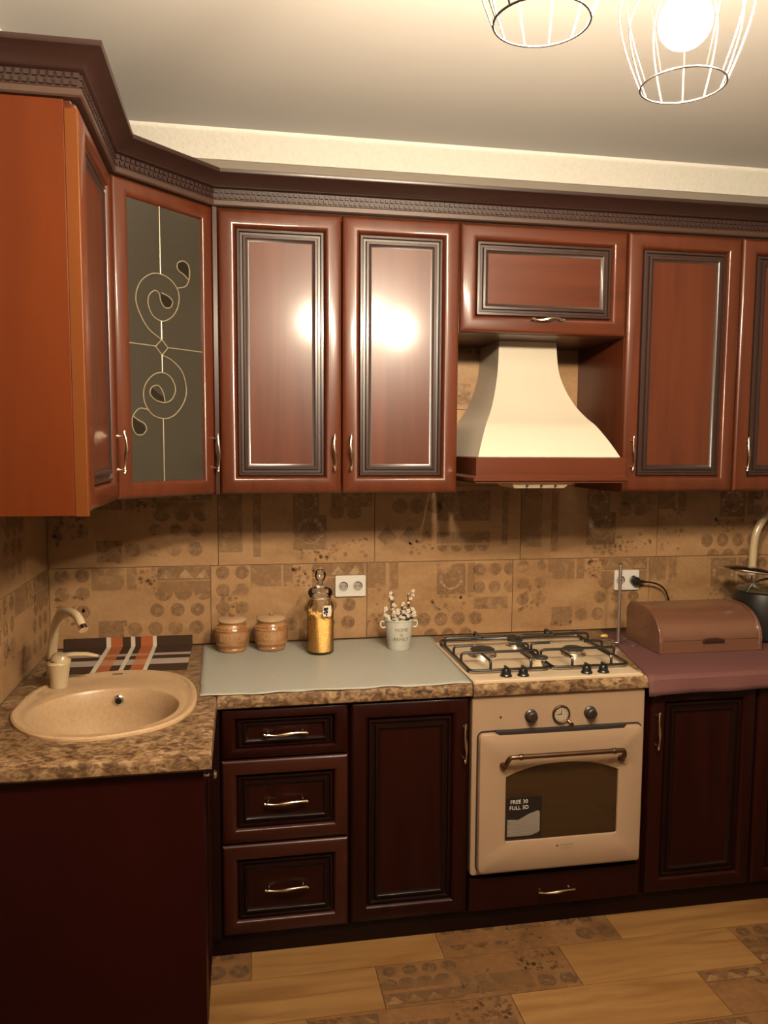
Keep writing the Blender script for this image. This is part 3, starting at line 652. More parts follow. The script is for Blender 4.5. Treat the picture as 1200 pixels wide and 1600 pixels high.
# ------------------------------------------------------------------ worktops
def worktop(x0, x1, yf, label, zt=ZT, yb=YW-0.0015):
    bm = bmesh.new(); z0 = zt-0.040
    prism(bm, [(yb, z0), (yf+0.006, z0), (yf+0.0015, z0+0.004), (yf, z0+0.012), (yf, zt-0.013), (yf+0.003, zt-0.005), (yf+0.011, zt), (yb, zt)], x0, x1, 'x')
    return tag(obj('worktop', bm, GRANITE, None, True), label, 'worktop')
worktop(0.5895, 1.386, -0.600, 'straight marbled worktop run between the sink corner and the hob')
worktop(1.388, 2.012, -0.607, 'marbled worktop section with the gas hob let into it')
worktop(2.014, 2.92, -0.602, 'marbled worktop right of the hob, hidden under the plum cloth')
bm = bmesh.new(); box(bm, 0.5881, 0.5894, -0.598, -0.2, ZT-0.039, ZT+0.0008); tag(obj('joint_strip', bm, ALU, None, False), 'thin metal joint strip where the two worktops meet', 'joint strip')
# sink outline, measured on the worktop
outl = [(0.030,-0.696),(0.025,-0.618),(0.031,-0.500),(0.055,-0.415),(0.110,-0.345),(0.180,-0.300),(0.275,-0.282),(0.361,-0.292),(0.440,-0.335),(0.495,-0.413),(0.522,-0.514),(0.531,-0.626),(0.520,-0.727),(0.483,-0.812),(0.415,-0.872),(0.317,-0.908),(0.225,-0.908),(0.136,-0.866),(0.070,-0.790)]
SCX, SCY = 0.279, -0.640
dense = catmull([(a, b, 0) for a, b in outl], 8, True)
def rad_at(ang, poly, cx=SCX, cy=SCY):
    dx, dy = math.cos(ang), math.sin(ang); best = None
    for i in range(len(poly)):
        ax, ay = poly[i-1][0]-cx, poly[i-1][1]-cy; bx, by = poly[i][0]-cx, poly[i][1]-cy
        ex, ey = bx-ax, by-ay; den = dx*ey-dy*ex
        if abs(den) < 1e-12: continue
        t = (ax*ey-ay*ex)/den; s = (ax*dy-ay*dx)/den
        if t > 0 and -1e-6 <= s <= 1+1e-6: best = t if best is None else max(best, t)
    return best
NS = 96; wx0, wx1, wy0, wy1 = XW+0.001, 0.588, -1.061, YW-0.0015
angs = [2*PI*i/NS for i in range(NS)] + [math.atan2(y-SCY, x-SCX) % (2*PI) for x in (wx0, wx1) for y in (wy0, wy1)]
angs = sorted(angs); rectp = [(wx0, wy0), (wx1, wy0), (wx1, wy1), (wx0, wy1)]
def R_out(a, k=1.0, dd_=0.0): r = rad_at(a, dense)*k+dd_; return (SCX+r*math.cos(a), SCY+r*math.sin(a))
def R_rect(a, inset=0.0):
    rp = [(wx0, wy0+inset), (wx1-inset, wy0+inset), (wx1-inset, wy1), (wx0, wy1)]
    r = rad_at(a, rp); return (SCX+r*math.cos(a), SCY+r*math.sin(a))
bm = bmesh.new()
hole = [R_out(a, 1, -0.015) for a in angs]; out0 = [R_rect(a, 0.009) for a in angs]; out1 = [R_rect(a, 0.002) for a in angs]; out2 = [R_rect(a) for a in angs]
loft(bm, [[(*p, ZT-0.04) for p in hole], [(*p, ZT) for p in hole], [(*p, ZT) for p in out0], [(*p, ZT-0.004) for p in out1], [(*p, ZT-0.013) for p in out2], [(*p, ZT-0.032) for p in out2], [(*p, ZT-0.04) for p in out0], [(*p, ZT-0.04) for p in hole]], False, False)
bmesh.ops.remove_doubles(bm, verts=bm.verts, dist=1e-6)
tag(obj('worktop', bm, GRANITE, None, True), 'marbled worktop on the left run with the oval sink set in', 'worktop')
# sink
c = empty('kitchen_sink', (SCX, SCY, ZT), 'beige oval inset sink with a round bowl and a rear ledge', 'sink')
BCX, BCY, BRX, BRY = 0.279, -0.672, 0.202, 0.196
def bowl(a, k, dz=0):
    # ellipse of the bowl seen from the sink centre, sampled by angle about the bowl centre
    return (BCX+BRX*k*math.cos(a), BCY+BRY*k*math.sin(a))
A = [2*PI*i/NS for i in range(NS)]
def mix(a, t): p = R_out(a, 1, -0.022); q = bowl(a, 1.03); return (p[0]*(1-t)+q[0]*t, p[1]*(1-t)+q[1]*t)
bm = bmesh.new(); zz = ZT+0.0005
rings = [[(*R_out(a, 1, 0), zz) for a in A], [(*R_out(a, 1, -0.001), zz+0.006) for a in A], [(*R_out(a, 1, -0.006), zz+0.010) for a in A], [(*R_out(a, 1, -0.016), zz+0.010) for a in A],
         [(*R_out(a, 1, -0.022), zz+0.006) for a in A], [(*mix(a, 0.5), zz+0.0055) for a in A], [(*bowl(a, 1.04), zz+0.006) for a in A], [(*bowl(a, 1.01), zz+0.004) for a in A], [(*bowl(a, 0.985), zz-0.004) for a in A],
         [(*bowl(a, 0.95), zz-0.05) for a in A], [(*bowl(a, 0.90), zz-0.12) for a in A], [(*bowl(a, 0.80), zz-0.155) for a in A], [(*bowl(a, 0.6), zz-0.168) for a in A], [(*bowl(a, 0.12), zz-0.172) for a in A]]
loft(bm, rings, False, True)
# outer shell so that the bowl has thickness
loft(bm, [[(*bowl(a, 0.12), zz-0.178) for a in A], [(*bowl(a, 0.82), zz-0.162) for a in A], [(*bowl(a, 0.94), zz-0.12) for a in A], [(*bowl(a, 1.0), zz-0.04) for a in A], [(*bowl(a, 1.04), zz-0.002) for a in A]], True, False)
rel(obj('basin', bm, SINKM, c, True), c)
bm = bmesh.new(); lathe(bm, [(0.001, -0.002), (0.007, -0.003), (0.010, -0.006), (0.015, -0.006), (0.018, -0.003), (0.018, 0.004)], (0, 0, 0), 24, axis='y')
o = obj('overflow', bm, CHROME, c); o.location = Vector((0.288, BCY+BRY*0.962, ZT-0.030))-Vector(c.location); o.rotation_euler = (0.12, 0, 0)
bm = bmesh.new(); lathe(bm, [(0.0095, -0.0065), (0.0095, -0.0045)], (0, 0, 0), 16, axis='y'); o2 = obj('overflow_hole', bm, BLACK, o)
bm = bmesh.new(); lathe(bm, [(0.040, 0.0), (0.040, 0.003), (0.030, 0.004), (0.026, 0.001), (0.004, 0.001)], (0, 0, 0), 24); o = obj('drain', bm, CHROME, c); o.location = Vector((BCX, BCY, ZT-0.1712))-Vector(c.location)
bm = bmesh.new(); box(bm, -0.016, 0.016, -0.003, 0.003, 0, 0.0012); o = obj('ledge_slot', bm, DARKIN, c, False); o.location = Vector((0.262, -0.318, ZT+0.0066))-Vector(c.location)
# faucet
ZL = ZT+0.0065
c = empty('faucet', (0.105, -0.432, ZL), 'cream arched mixer tap with chrome tip behind the sink', 'faucet')
bm = bmesh.new(); lathe(bm, [(0.026, 0), (0.027, 0.004), (0.0265, 0.02), (0.033, 0.062), (0.0355, 0.075), (0.031, 0.082), (0.012, 0.085)], (0, 0, 0), 28)
obj('body', bm, FAUCM, c)
sp = [(0.078, -0.392, 0.895), (0.079, -0.393, 0.94), (0.084, -0.398, 0.985), (0.097, -0.417, 1.04), (0.120, -0.452, 1.081), (0.155, -0.505, 1.099), (0.188, -0.553, 1.094), (0.206, -0.580, 1.070)]
P = catmull([(x-0.105, y+0.432, z-ZL) for x, y, z in sp], 5)
bm = bmesh.new(); tube(bm, P, [0.0155-0.003*min(1, i/25) for i in range(len(P))], 16); obj('spout', bm, FAUCM, c)
bm = bmesh.new(); tube(bm, [(-0.030, 0.040, 0.060), (-0.029, 0.040, 0.075)], [0.019, 0.0175], 16); tube(bm, [(-0.022, 0.032, 0.02), (-0.029, 0.040, 0.062)], [0.018, 0.019], 16); obj('spout_socket', bm, FAUCM, c)
bm = bmesh.new(); tube(bm, [P[-1], P[-1]+(P[-1]-P[-2]).normalized()*0.014], 0.0135, 16); obj('aerator', bm, CHROME, c)
bm = bmesh.new(); tube(bm, [(-0.029, 0.040, 0.0745), (-0.029, 0.040, 0.079)], 0.0178, 16); obj('collar', bm, OLDBR, c)
bm = bmesh.new()
lathe(bm, [(0.031, 0), (0.0295, 0.011), (0.022, 0.021), (0.008, 0.025)], (0, 0, 0), 24)
bmesh.ops.transform(bm, matrix=Matrix.Translation((0.006, 0, 0.082)) @ Matrix.Rotation(math.radians(14), 4, 'Y'), verts=bm.verts)
tube(bm, [(0.010, 0.0, 0.096), (0.045, -0.002, 0.101), (0.085, -0.004, 0.100), (0.118, -0.006, 0.094)], [0.010, 0.008, 0.0075, 0.005], 12, flat=1.5)
obj('lever', bm, FAUCM, c)

# ------------------------------------------------------------------ striped drying mat, bent up against the wall
MC = [mat('mat_dark_brown', (0.075, 0.043, 0.028), 0.95, spec=0.05), mat('mat_orange', (0.448, 0.1165, 0.02688), 0.8), mat('mat_white', (0.7168, 0.6272, 0.4928), 0.8), mat('mat_taupe', (0.48, 0.384, 0.312), 0.95, spec=0.1), mat('mat_pale_orange', (0.567, 0.2415, 0.105), 0.8)]
us = [0.02, 0.168, 0.184, 0.226, 0.256, 0.271, 0.292, 0.335, 0.349, 0.480]; uc = [0, 2, 1, 0, 2, 0, 1, 2, 0]
def matpt(u, v):     # v = 0 at the top edge on the wall
    yk = YW-0.009
    if v < 0.036: return (u, yk, ZT+0.037-v+0.004)
    a = min(v, 0.060); t = (a-0.036)/0.024
    if v < 0.060: return (u, yk-0.018*(1-math.cos(t*PI/2)), ZT+0.0025+0.0025*(1-math.sin(t*PI/2)))
    return (u, yk-0.018-(v-0.060), ZT+0.0025)
vs = [0, 0.036, 0.060, 0.148, 0.180, 0.228, 0.300, 0.38]
vc = [0, 0, 0, 3, 0, 3, 0]
bm = bmesh.new()
def skip(u, v):
    x, y, z = matpt(u, v); r = math.hypot(x-SCX, y-SCY); ro = rad_at(math.atan2(y-SCY, x-SCX) % (2*PI), dense)
    return r < ro+0.004
US = []
for a, b_, cc in zip(us[:-1], us[1:], uc):
    n = max(1, int((b_-a)/0.018))
    US += [(a+(b_-a)*i/n, a+(b_-a)*(i+1)/n, cc) for i in range(n)]
VS = []
for a, b_, cc in zip(vs[:-1], vs[1:], vc):
    n = max(1, int((b_-a)/0.015)) if a >= 0.036 else 1
    VS += [(a+(b_-a)*i/n, a+(b_-a)*(i+1)/n, cc) for i in range(n)]
for v0, v1, vcc in VS:
    for u0, u1, ucc in US:
        if any(skip(u, v) for u in (u0, u1) for v in (v0, v1)): continue
        if u0 < 0.16 and math.hypot((u0+u1)/2-0.105, matpt(u0, v0)[1]+0.41) < 0.06: continue
        if ucc == 1: mi = 4 if vcc == 3 else 1
        elif ucc == 2: mi = 2
        else: mi = 3 if vcc == 3 else 0
        f = bm.faces.new([bm.verts.new(matpt(u, v)) for u, v in ((u0, v0), (u0, v1), (u1, v1), (u1, v0))]); f.material_index = mi
bmesh.ops.remove_doubles(bm, verts=bm.verts, dist=1e-5)
o = tag(obj('drying_mat', bm, MC, None, False), 'dark brown mat with orange and white stripes between sink and wall', 'mat')
s = o.modifiers.new('solid', 'SOLIDIFY'); s.thickness = 0.0018; s.offset = 0

# ------------------------------------------------------------------ pale cloth on the worktop
bm = bmesh.new(); rnd = random.Random(5); NX, NY = 60, 24; G = []
for j in range(NY+1):
    t = j/NY; row = []
    for i in range(NX+1):
        s = i/NX
        xl = 0.520+0.016*t; xr = 1.405-0.018*t
        if t > 0.8: xl = 0.536+0.001*(t-0.8)
        x = xl+(xr-xl)*s; yf = -0.588+0.004*math.sin(s*21)+0.003*math.sin(s*47+1)
        if s > 0.97: xf = 0
        y = (YW-0.012)*(1-t)+yf*t
        edge = max(0, t-0.93)/0.07
        z = ZT+0.0022+0.0006*math.sin(s*9+t*4)+edge*(0.0022*(0.5+0.5*math.sin(s*30)))
        row.append(bm.verts.new((x, y, z)))
    G.append(row)
for j in range(NY):
    for i in range(NX): bm.faces.new((G[j][i], G[j+1][i], G[j+1][i+1], G[j][i+1]))
o = tag(obj('table_cloth', bm, CLOTHG, None, True), 'pale grey oilcloth lying flat on the worktop left of the hob', 'cloth')
s = o.modifiers.new('solid', 'SOLIDIFY'); s.thickness = 0.0016; s.offset = 0
ZCL = ZT+0.0038
# plum cloth hanging over the right worktop
bm = bmesh.new(); G = []
pathp = [(YW-0.012, ZT+0.002), (-0.1, ZT+0.002), (-0.25, ZT+0.002), (-0.4, ZT+0.002), (-0.52, ZT+0.002), (-0.588, ZT+0.002), (-0.602, ZT-0.001), (-0.6085, ZT-0.010), (-0.610, ZT-0.025), (-0.611, ZT-0.042), (-0.613, ZT-0.058)]
for j, (y, z) in enumerate(pathp):
    row = []; t = min(1, (YW-y)/(YW+0.602))
    for i in range(41):
        s = i/40; x = (2.135-0.150*t)+( 2.905-(2.135-0.150*t))*s
        zz = z; yy = y
        if j > 6: yy = y-0.003-0.004*(j-6)/4*(1+math.sin(s*24)); zz = z-(0.004 if i < 2 else 0)*(j-6)/4+0.004*(j-6)/4*s
        row.append(bm.verts.new((x, yy, zz)))
    G.append(row)
for j in range(len(G)-1):
    for i in range(40): bm.faces.new((G[j][i], G[j+1][i], G[j+1][i+1], G[j][i+1]))
o = tag(obj('plum_cloth', bm, CLOTHP, None, True), 'plum coloured cloth hanging over the worktop edge under the bread box', 'cloth')
s = o.modifiers.new('solid', 'SOLIDIFY'); s.thickness = 0.002; s.offset = 0

# ------------------------------------------------------------------ hob
c = empty('gas_hob', (1.682, -0.335, ZT), 'cream gas hob with black wire pan supports and four burners', 'hob')
def hob(bm, name, m, **k): return rel(obj(name, bm, m, c, **k), c)
bm = bmesh.new(); loft(bm, [[(1.391, -0.594, ZT+0.0005), (1.974, -0.594, ZT+0.0005), (1.974, -0.078, ZT+0.0005), (1.391, -0.078, ZT+0.0005)], [(1.391, -0.594, ZT+0.007), (1.974, -0.594, ZT+0.007), (1.974, -0.078, ZT+0.007), (1.391, -0.078, ZT+0.007)], [(1.397, -0.588, ZT+0.010), (1.968, -0.588, ZT+0.010), (1.968, -0.084, ZT+0.010), (1.397, -0.084, ZT+0.010)]])
hob(bm, 'hob_plate', CREAM, smooth=False)
ZH = ZT+0.010
for k, (x, y, r) in enumerate(((1.515, -0.285, 0.046), (1.682, -0.425, 0.026), (1.845, -0.325, 0.040), (1.680, -0.165, 0.032))):
    bm = bmesh.new(); lathe(bm, [(r*1.15, 0), (r*1.1, 0.006), (r*0.92, 0.008), (r*0.90, 0.018), (0.002, 0.018)], (0, 0, 0), 28)
    b_ = obj('burner', bm, CREAM if k == 1 else ALU, c); b_.location = Vector((x, y, ZH))-Vector(c.location)
    bm = bmesh.new(); lathe(bm, [(r*0.93, 0.0182), (r*0.96, 0.022), (r*0.8, 0.026), (0.002, 0.027)], (0, 0, 0), 28); obj('burner_cap', bm, BURN, b_)
for x, y in ((1.513, -0.553), (1.570, -0.557), (1.790, -0.560), (1.849, -0.560)):
    bm = bmesh.new(); lathe(bm, [(0.0195, 0), (0.019, 0.004), (0.0155, 0.008), (0.0145, 0.020), (0.012, 0.024), (0.001, 0.025)], (0, 0, 0), 20)
    box(bm, -0.0035, 0.0035, -0.015, 0.015, 0.018, 0.032)
    o = obj('knob', bm, BLACK, c); o.location = Vector((x, y, ZH))-Vector(c.location)
def grate(x0, x1, y0, y1, burners):
    bm = bmesh.new(); r = 0.0048; zl = ZH+0.012; zh = ZH+0.042
    cr = 0.018
    loop = [(x0+cr, y0, zl), (x1-cr, y0, zl), (x1-cr*0.3, y0+cr*0.3, zl), (x1, y0+cr, zl), (x1, y1-cr, zl), (x1-cr*0.3, y1-cr*0.3, zl), (x1-cr, y1, zl), (x0+cr, y1, zl), (x0+cr*0.3, y1-cr*0.3, zl), (x0, y1-cr, zl), (x0, y0+cr, zl), (x0+cr*0.3, y0+cr*0.3, zl)]
    tube(bm, loop, r, 8, True)
    def hoop(a, b_):      # a bar that rises from the frame, runs level and drops again
        a, b_ = Vector((*a, zl)), Vector((*b_, zl)); t = (b_-a).normalized(); u = Vector((0, 0, 1))
        tube(bm, [a, a+u*0.022, a+u*0.028+t*0.004, a+u*0.030+t*0.012, b_+u*0.030-t*0.012, b_+u*0.028-t*0.004, b_+u*0.022, b_], r, 8)
    def finger(a, b_):
        a, b_ = Vector((*a, zl)), Vector((*b_, zl)); t = (b_-a).normalized(); u = Vector((0, 0, 1))
        tube(bm, [a, a+u*0.022, a+u*0.028+t*0.004, a+u*0.030+t*0.012, b_+u*0.030], r, 8)
    ym = (y0+y1)/2; xm = (x0+x1)/2
    hoop((x0, y0+0.115), (x1, y0+0.115)); hoop((x0, y1-0.09), (x1, y1-0.09))
    finger((xm-0.07, y0), (xm-0.07, y0+0.10)); finger((xm+0.07, y0), (xm+0.07, y0+0.10))
    finger((xm, y1), (xm, y1-0.10)); finger((x0, ym), (x0+0.07, ym)); finger((x1, ym), (x1-0.07, ym))
    for p in ((x0, y0+0.03), (x1, y0+0.03), (x0, y1-0.03), (x1, y1-0.03)): tube(bm, [(*p, ZH+0.0005), (*p, zl)], 0.005, 8)
    return hob(bm, 'pan_support', IRON)
grate(1.402, 1.678, -0.520, -0.100, None); grate(1.690, 1.962, -0.520, -0.100, None)

# ------------------------------------------------------------------ oven
OX, OZ, OW, OH = 1.3885, 0.2015, 0.5965, 0.5995
c = empty('oven', (OX, -0.5600, OZ), 'cream built-in oven with arched window, analogue clock and dark knobs', 'oven')
bm = bmesh.new(); box(bm, 0.012, OW-0.012, 0, 0.50, 0.006, OH-0.012); obj('housing', bm, DARKIN, c, False)
def rrect(x0, x1, z0, z1, r, n=6):
    P = []
    for cx, cz, a0 in ((x1-r, z0+r, -PI/2), (x1-r, z1-r, 0), (x0+r, z1-r, PI/2), (x0+r, z0+r, PI)):
        P += [(cx+r*math.cos(a0+PI/2*i/n), cz+r*math.sin(a0+PI/2*i/n)) for i in range(n+1)]
    return P
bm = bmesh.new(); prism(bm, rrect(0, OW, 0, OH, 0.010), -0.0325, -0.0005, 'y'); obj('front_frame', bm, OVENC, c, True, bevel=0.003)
DZ1 = 0.480; DZ0 = 0.016; DX0 = 0.020; DX1 = OW-0.012
bm = bmesh.new(); prism(bm, rrect(DX0-0.004, DX1+0.004, DZ0-0.004, DZ1+0.006, 0.022), -0.0338, -0.0326, 'y'); obj('door_gap', bm, DARKIN, c, False)
bm = bmesh.new(); pts = [(0.075, DZ1+0.007), (0.085, DZ1-0.004), (OW-0.085, DZ1-0.004), (OW-0.075, DZ1+0.007)]; prism(bm, pts, -0.0555, -0.0339, 'y')
vent = obj('vent_slot', bm, DARKIN, c, False)
# door with an arched window opening
def arch(x0, x1, z0, zs, zt_, n=20):
    P = [(x0+0.004, z0), (x1-0.004, z0), (x1, z0+0.004), (x1, zs-0.006)]
    for i in range(n+1):
        t = i/n; x = x1-(x1-x0)*t; s = abs(2*t-1); P.append((x, zs+(zt_-zs)*(1-s**2.4)))
    P += [(x0, zs-0.006), (x0, z0+0.004)]
    return P
wx0_, wx1_ = 0.110, 0.498
win = arch(wx0_, wx1_, 0.118, 0.335, 0.372)
wc = ((wx0_+wx1_)/2, 0.23)
da = [math.atan2(p[1]-wc[1], p[0]-wc[0]) for p in win]
outer = rrect(DX0, DX1, DZ0, DZ1, 0.018)
allang = sorted(set([round(a % (2*PI), 6) for a in da] + [round(math.atan2(p[1]-wc[1], p[0]-wc[0]) % (2*PI), 6) for p in outer]))
def ringof(poly, y, off=0.0):
    R = []
    for a in allang:
        r = rad_at(a, poly, wc[0], wc[1])+off; R.append((wc[0]+r*math.cos(a), y, wc[1]+r*math.sin(a)))
    return R
bm = bmesh.new()
loft(bm, [ringof(win, -0.034), ringof(outer, -0.034), ringof(outer, -0.050), ringof(outer, -0.0545, -0.002), ringof(outer, -0.0565, -0.007), ringof(win, -0.0565, 0.006), ringof(win, -0.0550, 0.002), ringof(win, -0.052, 0.0), ringof(win, -0.034)], False, False)
bmesh.ops.remove_doubles(bm, verts=bm.verts, dist=1e-6)
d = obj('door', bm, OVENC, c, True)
bm = bmesh.new(); prism(bm, win, -0.0500, -0.0345, 'y'); obj('window_glass', bm, OVGL, d, False)
# bar handle
bm = bmesh.new()
hx0, hx1, hz = 0.098, 0.505, 0.418
tube(bm, catmull([(hx0, -0.060, hz-0.040), (hx0+0.002, -0.082, hz-0.026), (hx0+0.010, -0.094, hz-0.004), (hx0+0.030, -0.098, hz), (hx0+0.1, -0.098, hz), (hx1-0.1, -0.098, hz), (hx1-0.030, -0.098, hz), (hx1-0.010, -0.094, hz-0.004), (hx1-0.002, -0.082, hz-0.026), (hx1, -0.060, hz-0.040)], 5), 0.0078, 12)
for x in (hx0, hx1): lathe(bm, [(0.012, -0.0566), (0.012, -0.061), (0.009, -0.068), (0.001, -0.070)], (x, 0, hz-0.042), 16, axis='y')
for x in (hx0+0.045, hx1-0.045): lathe(bm, [(0.0095, -0.006), (0.0105, 0), (0.0095, 0.006)], (x, -0.098, hz), 14, axis='x')
obj('door_handle', bm, OLDBR, d)
# sticker on the glass
bm = bmesh.new(); box(bm, 0.1145, 0.234, -0.0506, -0.0501, 0.124, 0.262); st = obj('sticker', bm, mat('sticker_black', (0.012, 0.010, 0.010), 0.35), d, False)
STG = mat('sticker_grey', (0.26, 0.2275, 0.182), 0.5)
bm = bmesh.new(); prism(bm, [(0.118, 0.132), (0.200, 0.132), (0.229, 0.144), (0.229, 0.210), (0.222, 0.215), (0.190, 0.205), (0.155, 0.187), (0.118, 0.190)], -0.0509, -0.0507, 'y')
for k in range(5):
    box(bm, 0.122, 0.168, -0.0509, -0.0507, 0.0, 0.0001) if False else None
obj('sticker_print', bm, STG, d, False)
for k, (tx, z, sz) in enumerate((('FREE 30', 0.248, 0.018), ('FULL 3D', 0.228, 0.018))):
    text_mesh('sticker_print', tx, sz, WHITE, d, 0.0001, loc=(0.157, -0.0509, z))
bm = bmesh.new()
for k in range(3): box(bm, 0.122, 0.128, -0.05105, -0.0509, 0.138+0.017*k, 0.145+0.017*k)
for k in range(6): box(bm, 0.134, 0.134+(0.088 if k < 4 else 0.05), -0.05105, -0.0509, 0.137+0.0085*k, 0.1385+0.0085*k)
obj('sticker_print', bm, GREYT, d, False)
bm = bmesh.new(); box(bm, 0.286, 0.293, -0.0569, -0.0566, 0.088, 0.095); obj('logo', bm, mat('logo_red_brown', (0.20, 0.05, 0.03), 0.5), d, False)
text_mesh('logo', 'hotpoint\nariston', 0.0135, GREYT, d, 0.0001, loc=(0.323, -0.0568, 0.088))
# control panel
for x in (0.197, 0.402):
    bm = bmesh.new(); lathe(bm, [(0.0215, -0.0326), (0.021, -0.037), (0.017, -0.040), (0.0165, -0.054), (0.013, -0.058), (0.001, -0.059)], (x, 0, 0.528), 24, axis='y')
    box(bm, x-0.003, x+0.003, -0.062, -0.050, 0.514, 0.542); obj('knob', bm, DARKK, c)
bm = bmesh.new(); lathe(bm, [(0.030, -0.0326), (0.0305, -0.040), (0.0285, -0.0425), (0.0245, -0.0405), (0.0245, -0.0385)], (0.3, 0, 0.5285), 32, cap0=False, cap1=False, axis='y')
tube(bm, [(0.322, -0.036, 0.508), (0.331, -0.045, 0.500), (0.333, -0.055, 0.498)], [0.004, 0.004, 0.005], 10); ck = obj('clock', bm, OLDBR, c)
bm = bmesh.new(); lathe(bm, [(0.0247, -0.0328), (0.0247, -0.0380)], (0.3, 0, 0.5285), 28, axis='y'); obj('clock_face', bm, mat('clock_dial', (0.42, 0.35, 0.24), 0.4), ck)
bm = bmesh.new()
for k in range(12):
    a = k*PI/6; x, z = 0.3+0.0205*math.sin(a), 0.5285+0.0205*math.cos(a); box(bm, x-0.0008, x+0.0008, -0.0386, -0.0381, z-0.0017, z+0.0017)
prism(bm, [(0.3-0.0155, 0.5275), (0.3-0.0155, 0.5290), (0.301, 0.5300), (0.301, 0.5270)], -0.0389, -0.0384, 'y'); prism(bm, [(0.2992, 0.5285), (0.3012, 0.5285), (0.3008, 0.5460), (0.2996, 0.5460)], -0.0392, -0.0387, 'y')
obj('clock_hands', bm, BLACK, ck, False)
bm = bmesh.new(); lathe(bm, [(0.0035, -0.0326), (0.003, -0.034), (0.0005, -0.0345)], (0.095, 0, 0.528), 12, axis='y'); obj('indicator', bm, BLACK, c)

# ------------------------------------------------------------------ things on the worktop
def canister(x, y, label, word, rz=0):
    c = empty('canister', (x, y, ZCL), label, 'canister', 'ceramic canisters beside the pasta jar')
    pf = [(0.048, 0.0), (0.051, 0.004), (0.052, 0.012), (0.050, 0.016), (0.055, 0.022), (0.060, 0.036), (0.0625, 0.052), (0.062, 0.068), (0.0575, 0.086), (0.051, 0.097), (0.049, 0.103), (0.051, 0.107), (0.048, 0.108)]
    q = catmull([(a, b, 0) for a, b in pf], 3); bm = bmesh.new(); lathe(bm, [(v[0], v[1]) for v in q], (0, 0, 0), 40)
    for zr, rr in ((0.030, 0.0578), (0.080, 0.0600)):
        pts = [(rr*math.cos(2*PI*i/60), rr*math.sin(2*PI*i/60), zr) for i in range(60)]; tube(bm, pts, 0.0022, 6, True)
    obj('body', bm, CLAY, c)
    bm = bmesh.new()
    for k in range(26):
        a = 2*PI*k/26
        for zr, rr in ((0.090, 0.0568), (0.018, 0.0512)): lathe(bm, [(0.0001, -0.0035), (0.004, 0), (0.0001, 0.0035)], (rr*math.cos(a), rr*math.sin(a), zr), 6, False, False)
    o = obj('relief_beads', bm, CLAY, c); o['kind'] = 'stuff'
    bm = bmesh.new(); lathe(bm, [(0.046, 0.1085), (0.053, 0.110), (0.0535, 0.115), (0.050, 0.119), (0.035, 0.1235), (0.018, 0.125), (0.001, 0.1255)], (0, 0, 0), 40); ld = obj('lid', bm, CLAYL, c)
    bm = bmesh.new(); lathe(bm, [(0.006, 0.1256), (0.007, 0.129), (0.009, 0.132), (0.006, 0.136), (0.001, 0.137)], (0, 0, 0), 16); obj('lid_knob', bm, CLAY, ld)
    t = text_mesh('lettering', word, 0.030, CLAYT, c, 0.0018, bend=(lambda z: 0.0622 if z < 0.075 else 0.0605, -PI/2, 0.056), scale=(1.0, 1.1, 1))
    c.rotation_euler = (0, 0, rz); return c
canister(0.630, -0.052, 'squat brown ceramic canister with a cream lid, the one nearer the sink', 'ЦУКОР', 0.05)
canister(0.772, -0.050, 'squat brown ceramic canister with a cream lid, beside the pasta jar', 'СІЛЬ', 0.08)
# pasta jar
GLASS = mat('clear_glass', (1, 1, 1), 0.02, spec=0.5, Transmission_Weight=1.0, IOR=1.45)
def thin_glass(name, tint=(0.97, 0.97, 0.95)):
    m = bpy.data.materials.new(name); m.use_nodes = True; nt = m.node_tree; N = nt.nodes; L = nt.links
    tr = N.new('ShaderNodeBsdfTransparent'); tr.inputs[0].default_value = (*tint, 1); gl = N.new('ShaderNodeBsdfGlossy'); gl.inputs['Roughness'].default_value = 0.08
    fr = N.new('ShaderNodeFresnel'); fr.inputs[0].default_value = 1.5; mx = N.new('ShaderNodeMixShader')
    L.new(fr.outputs[0], mx.inputs[0]); L.new(tr.outputs[0], mx.inputs[1]); L.new(gl.outputs[0], mx.inputs[2]); L.new(mx.outputs[0], N['Material Output'].inputs['Surface'])
    return m
TG = thin_glass('thin_glass')
c = empty('pasta_jar', (0.947, -0.130, ZCL), 'glass jar half full of yellow pasta with a glass stopper and tag', 'jar')
bm = bmesh.new(); lathe(bm, [(0.046, 0.0), (0.050, 0.004), (0.050, 0.130), (0.047, 0.142), (0.040, 0.152), (0.040, 0.165)], (0, 0, 0), 40, True, False); obj('glass_body', bm, TG, c)
bm = bmesh.new(); lathe(bm, [(0.0445, 0.166), (0.047, 0.170), (0.047, 0.176), (0.040, 0.184), (0.025, 0.190), (0.012, 0.196), (0.010, 0.204), (0.018, 0.212), (0.022, 0.222), (0.018, 0.234), (0.008, 0.240), (0.001, 0.241)], (0, 0, 0), 32, True, False); obj('stopper', bm, TG, c)
bm = bmesh.new(); tube(bm, [(0.0425*math.cos(2*PI*i/40), 0.0425*math.sin(2*PI*i/40), 0.160) for i in range(40)], 0.0022, 8, True); tube(bm, catmull([(0.0, -0.042, 0.160), (0.004, -0.054, 0.150), (0.008, -0.056, 0.135)], 4), 0.0014, 6); obj('wire_clip', bm, CHROME, c)
bm = bmesh.new(); rp = random.Random(9)
lathe(bm, [(0.044, 0.006), (0.0455, 0.010), (0.0455, 0.098), (0.030, 0.103), (0.001, 0.105)], (0, 0, 0), 32)
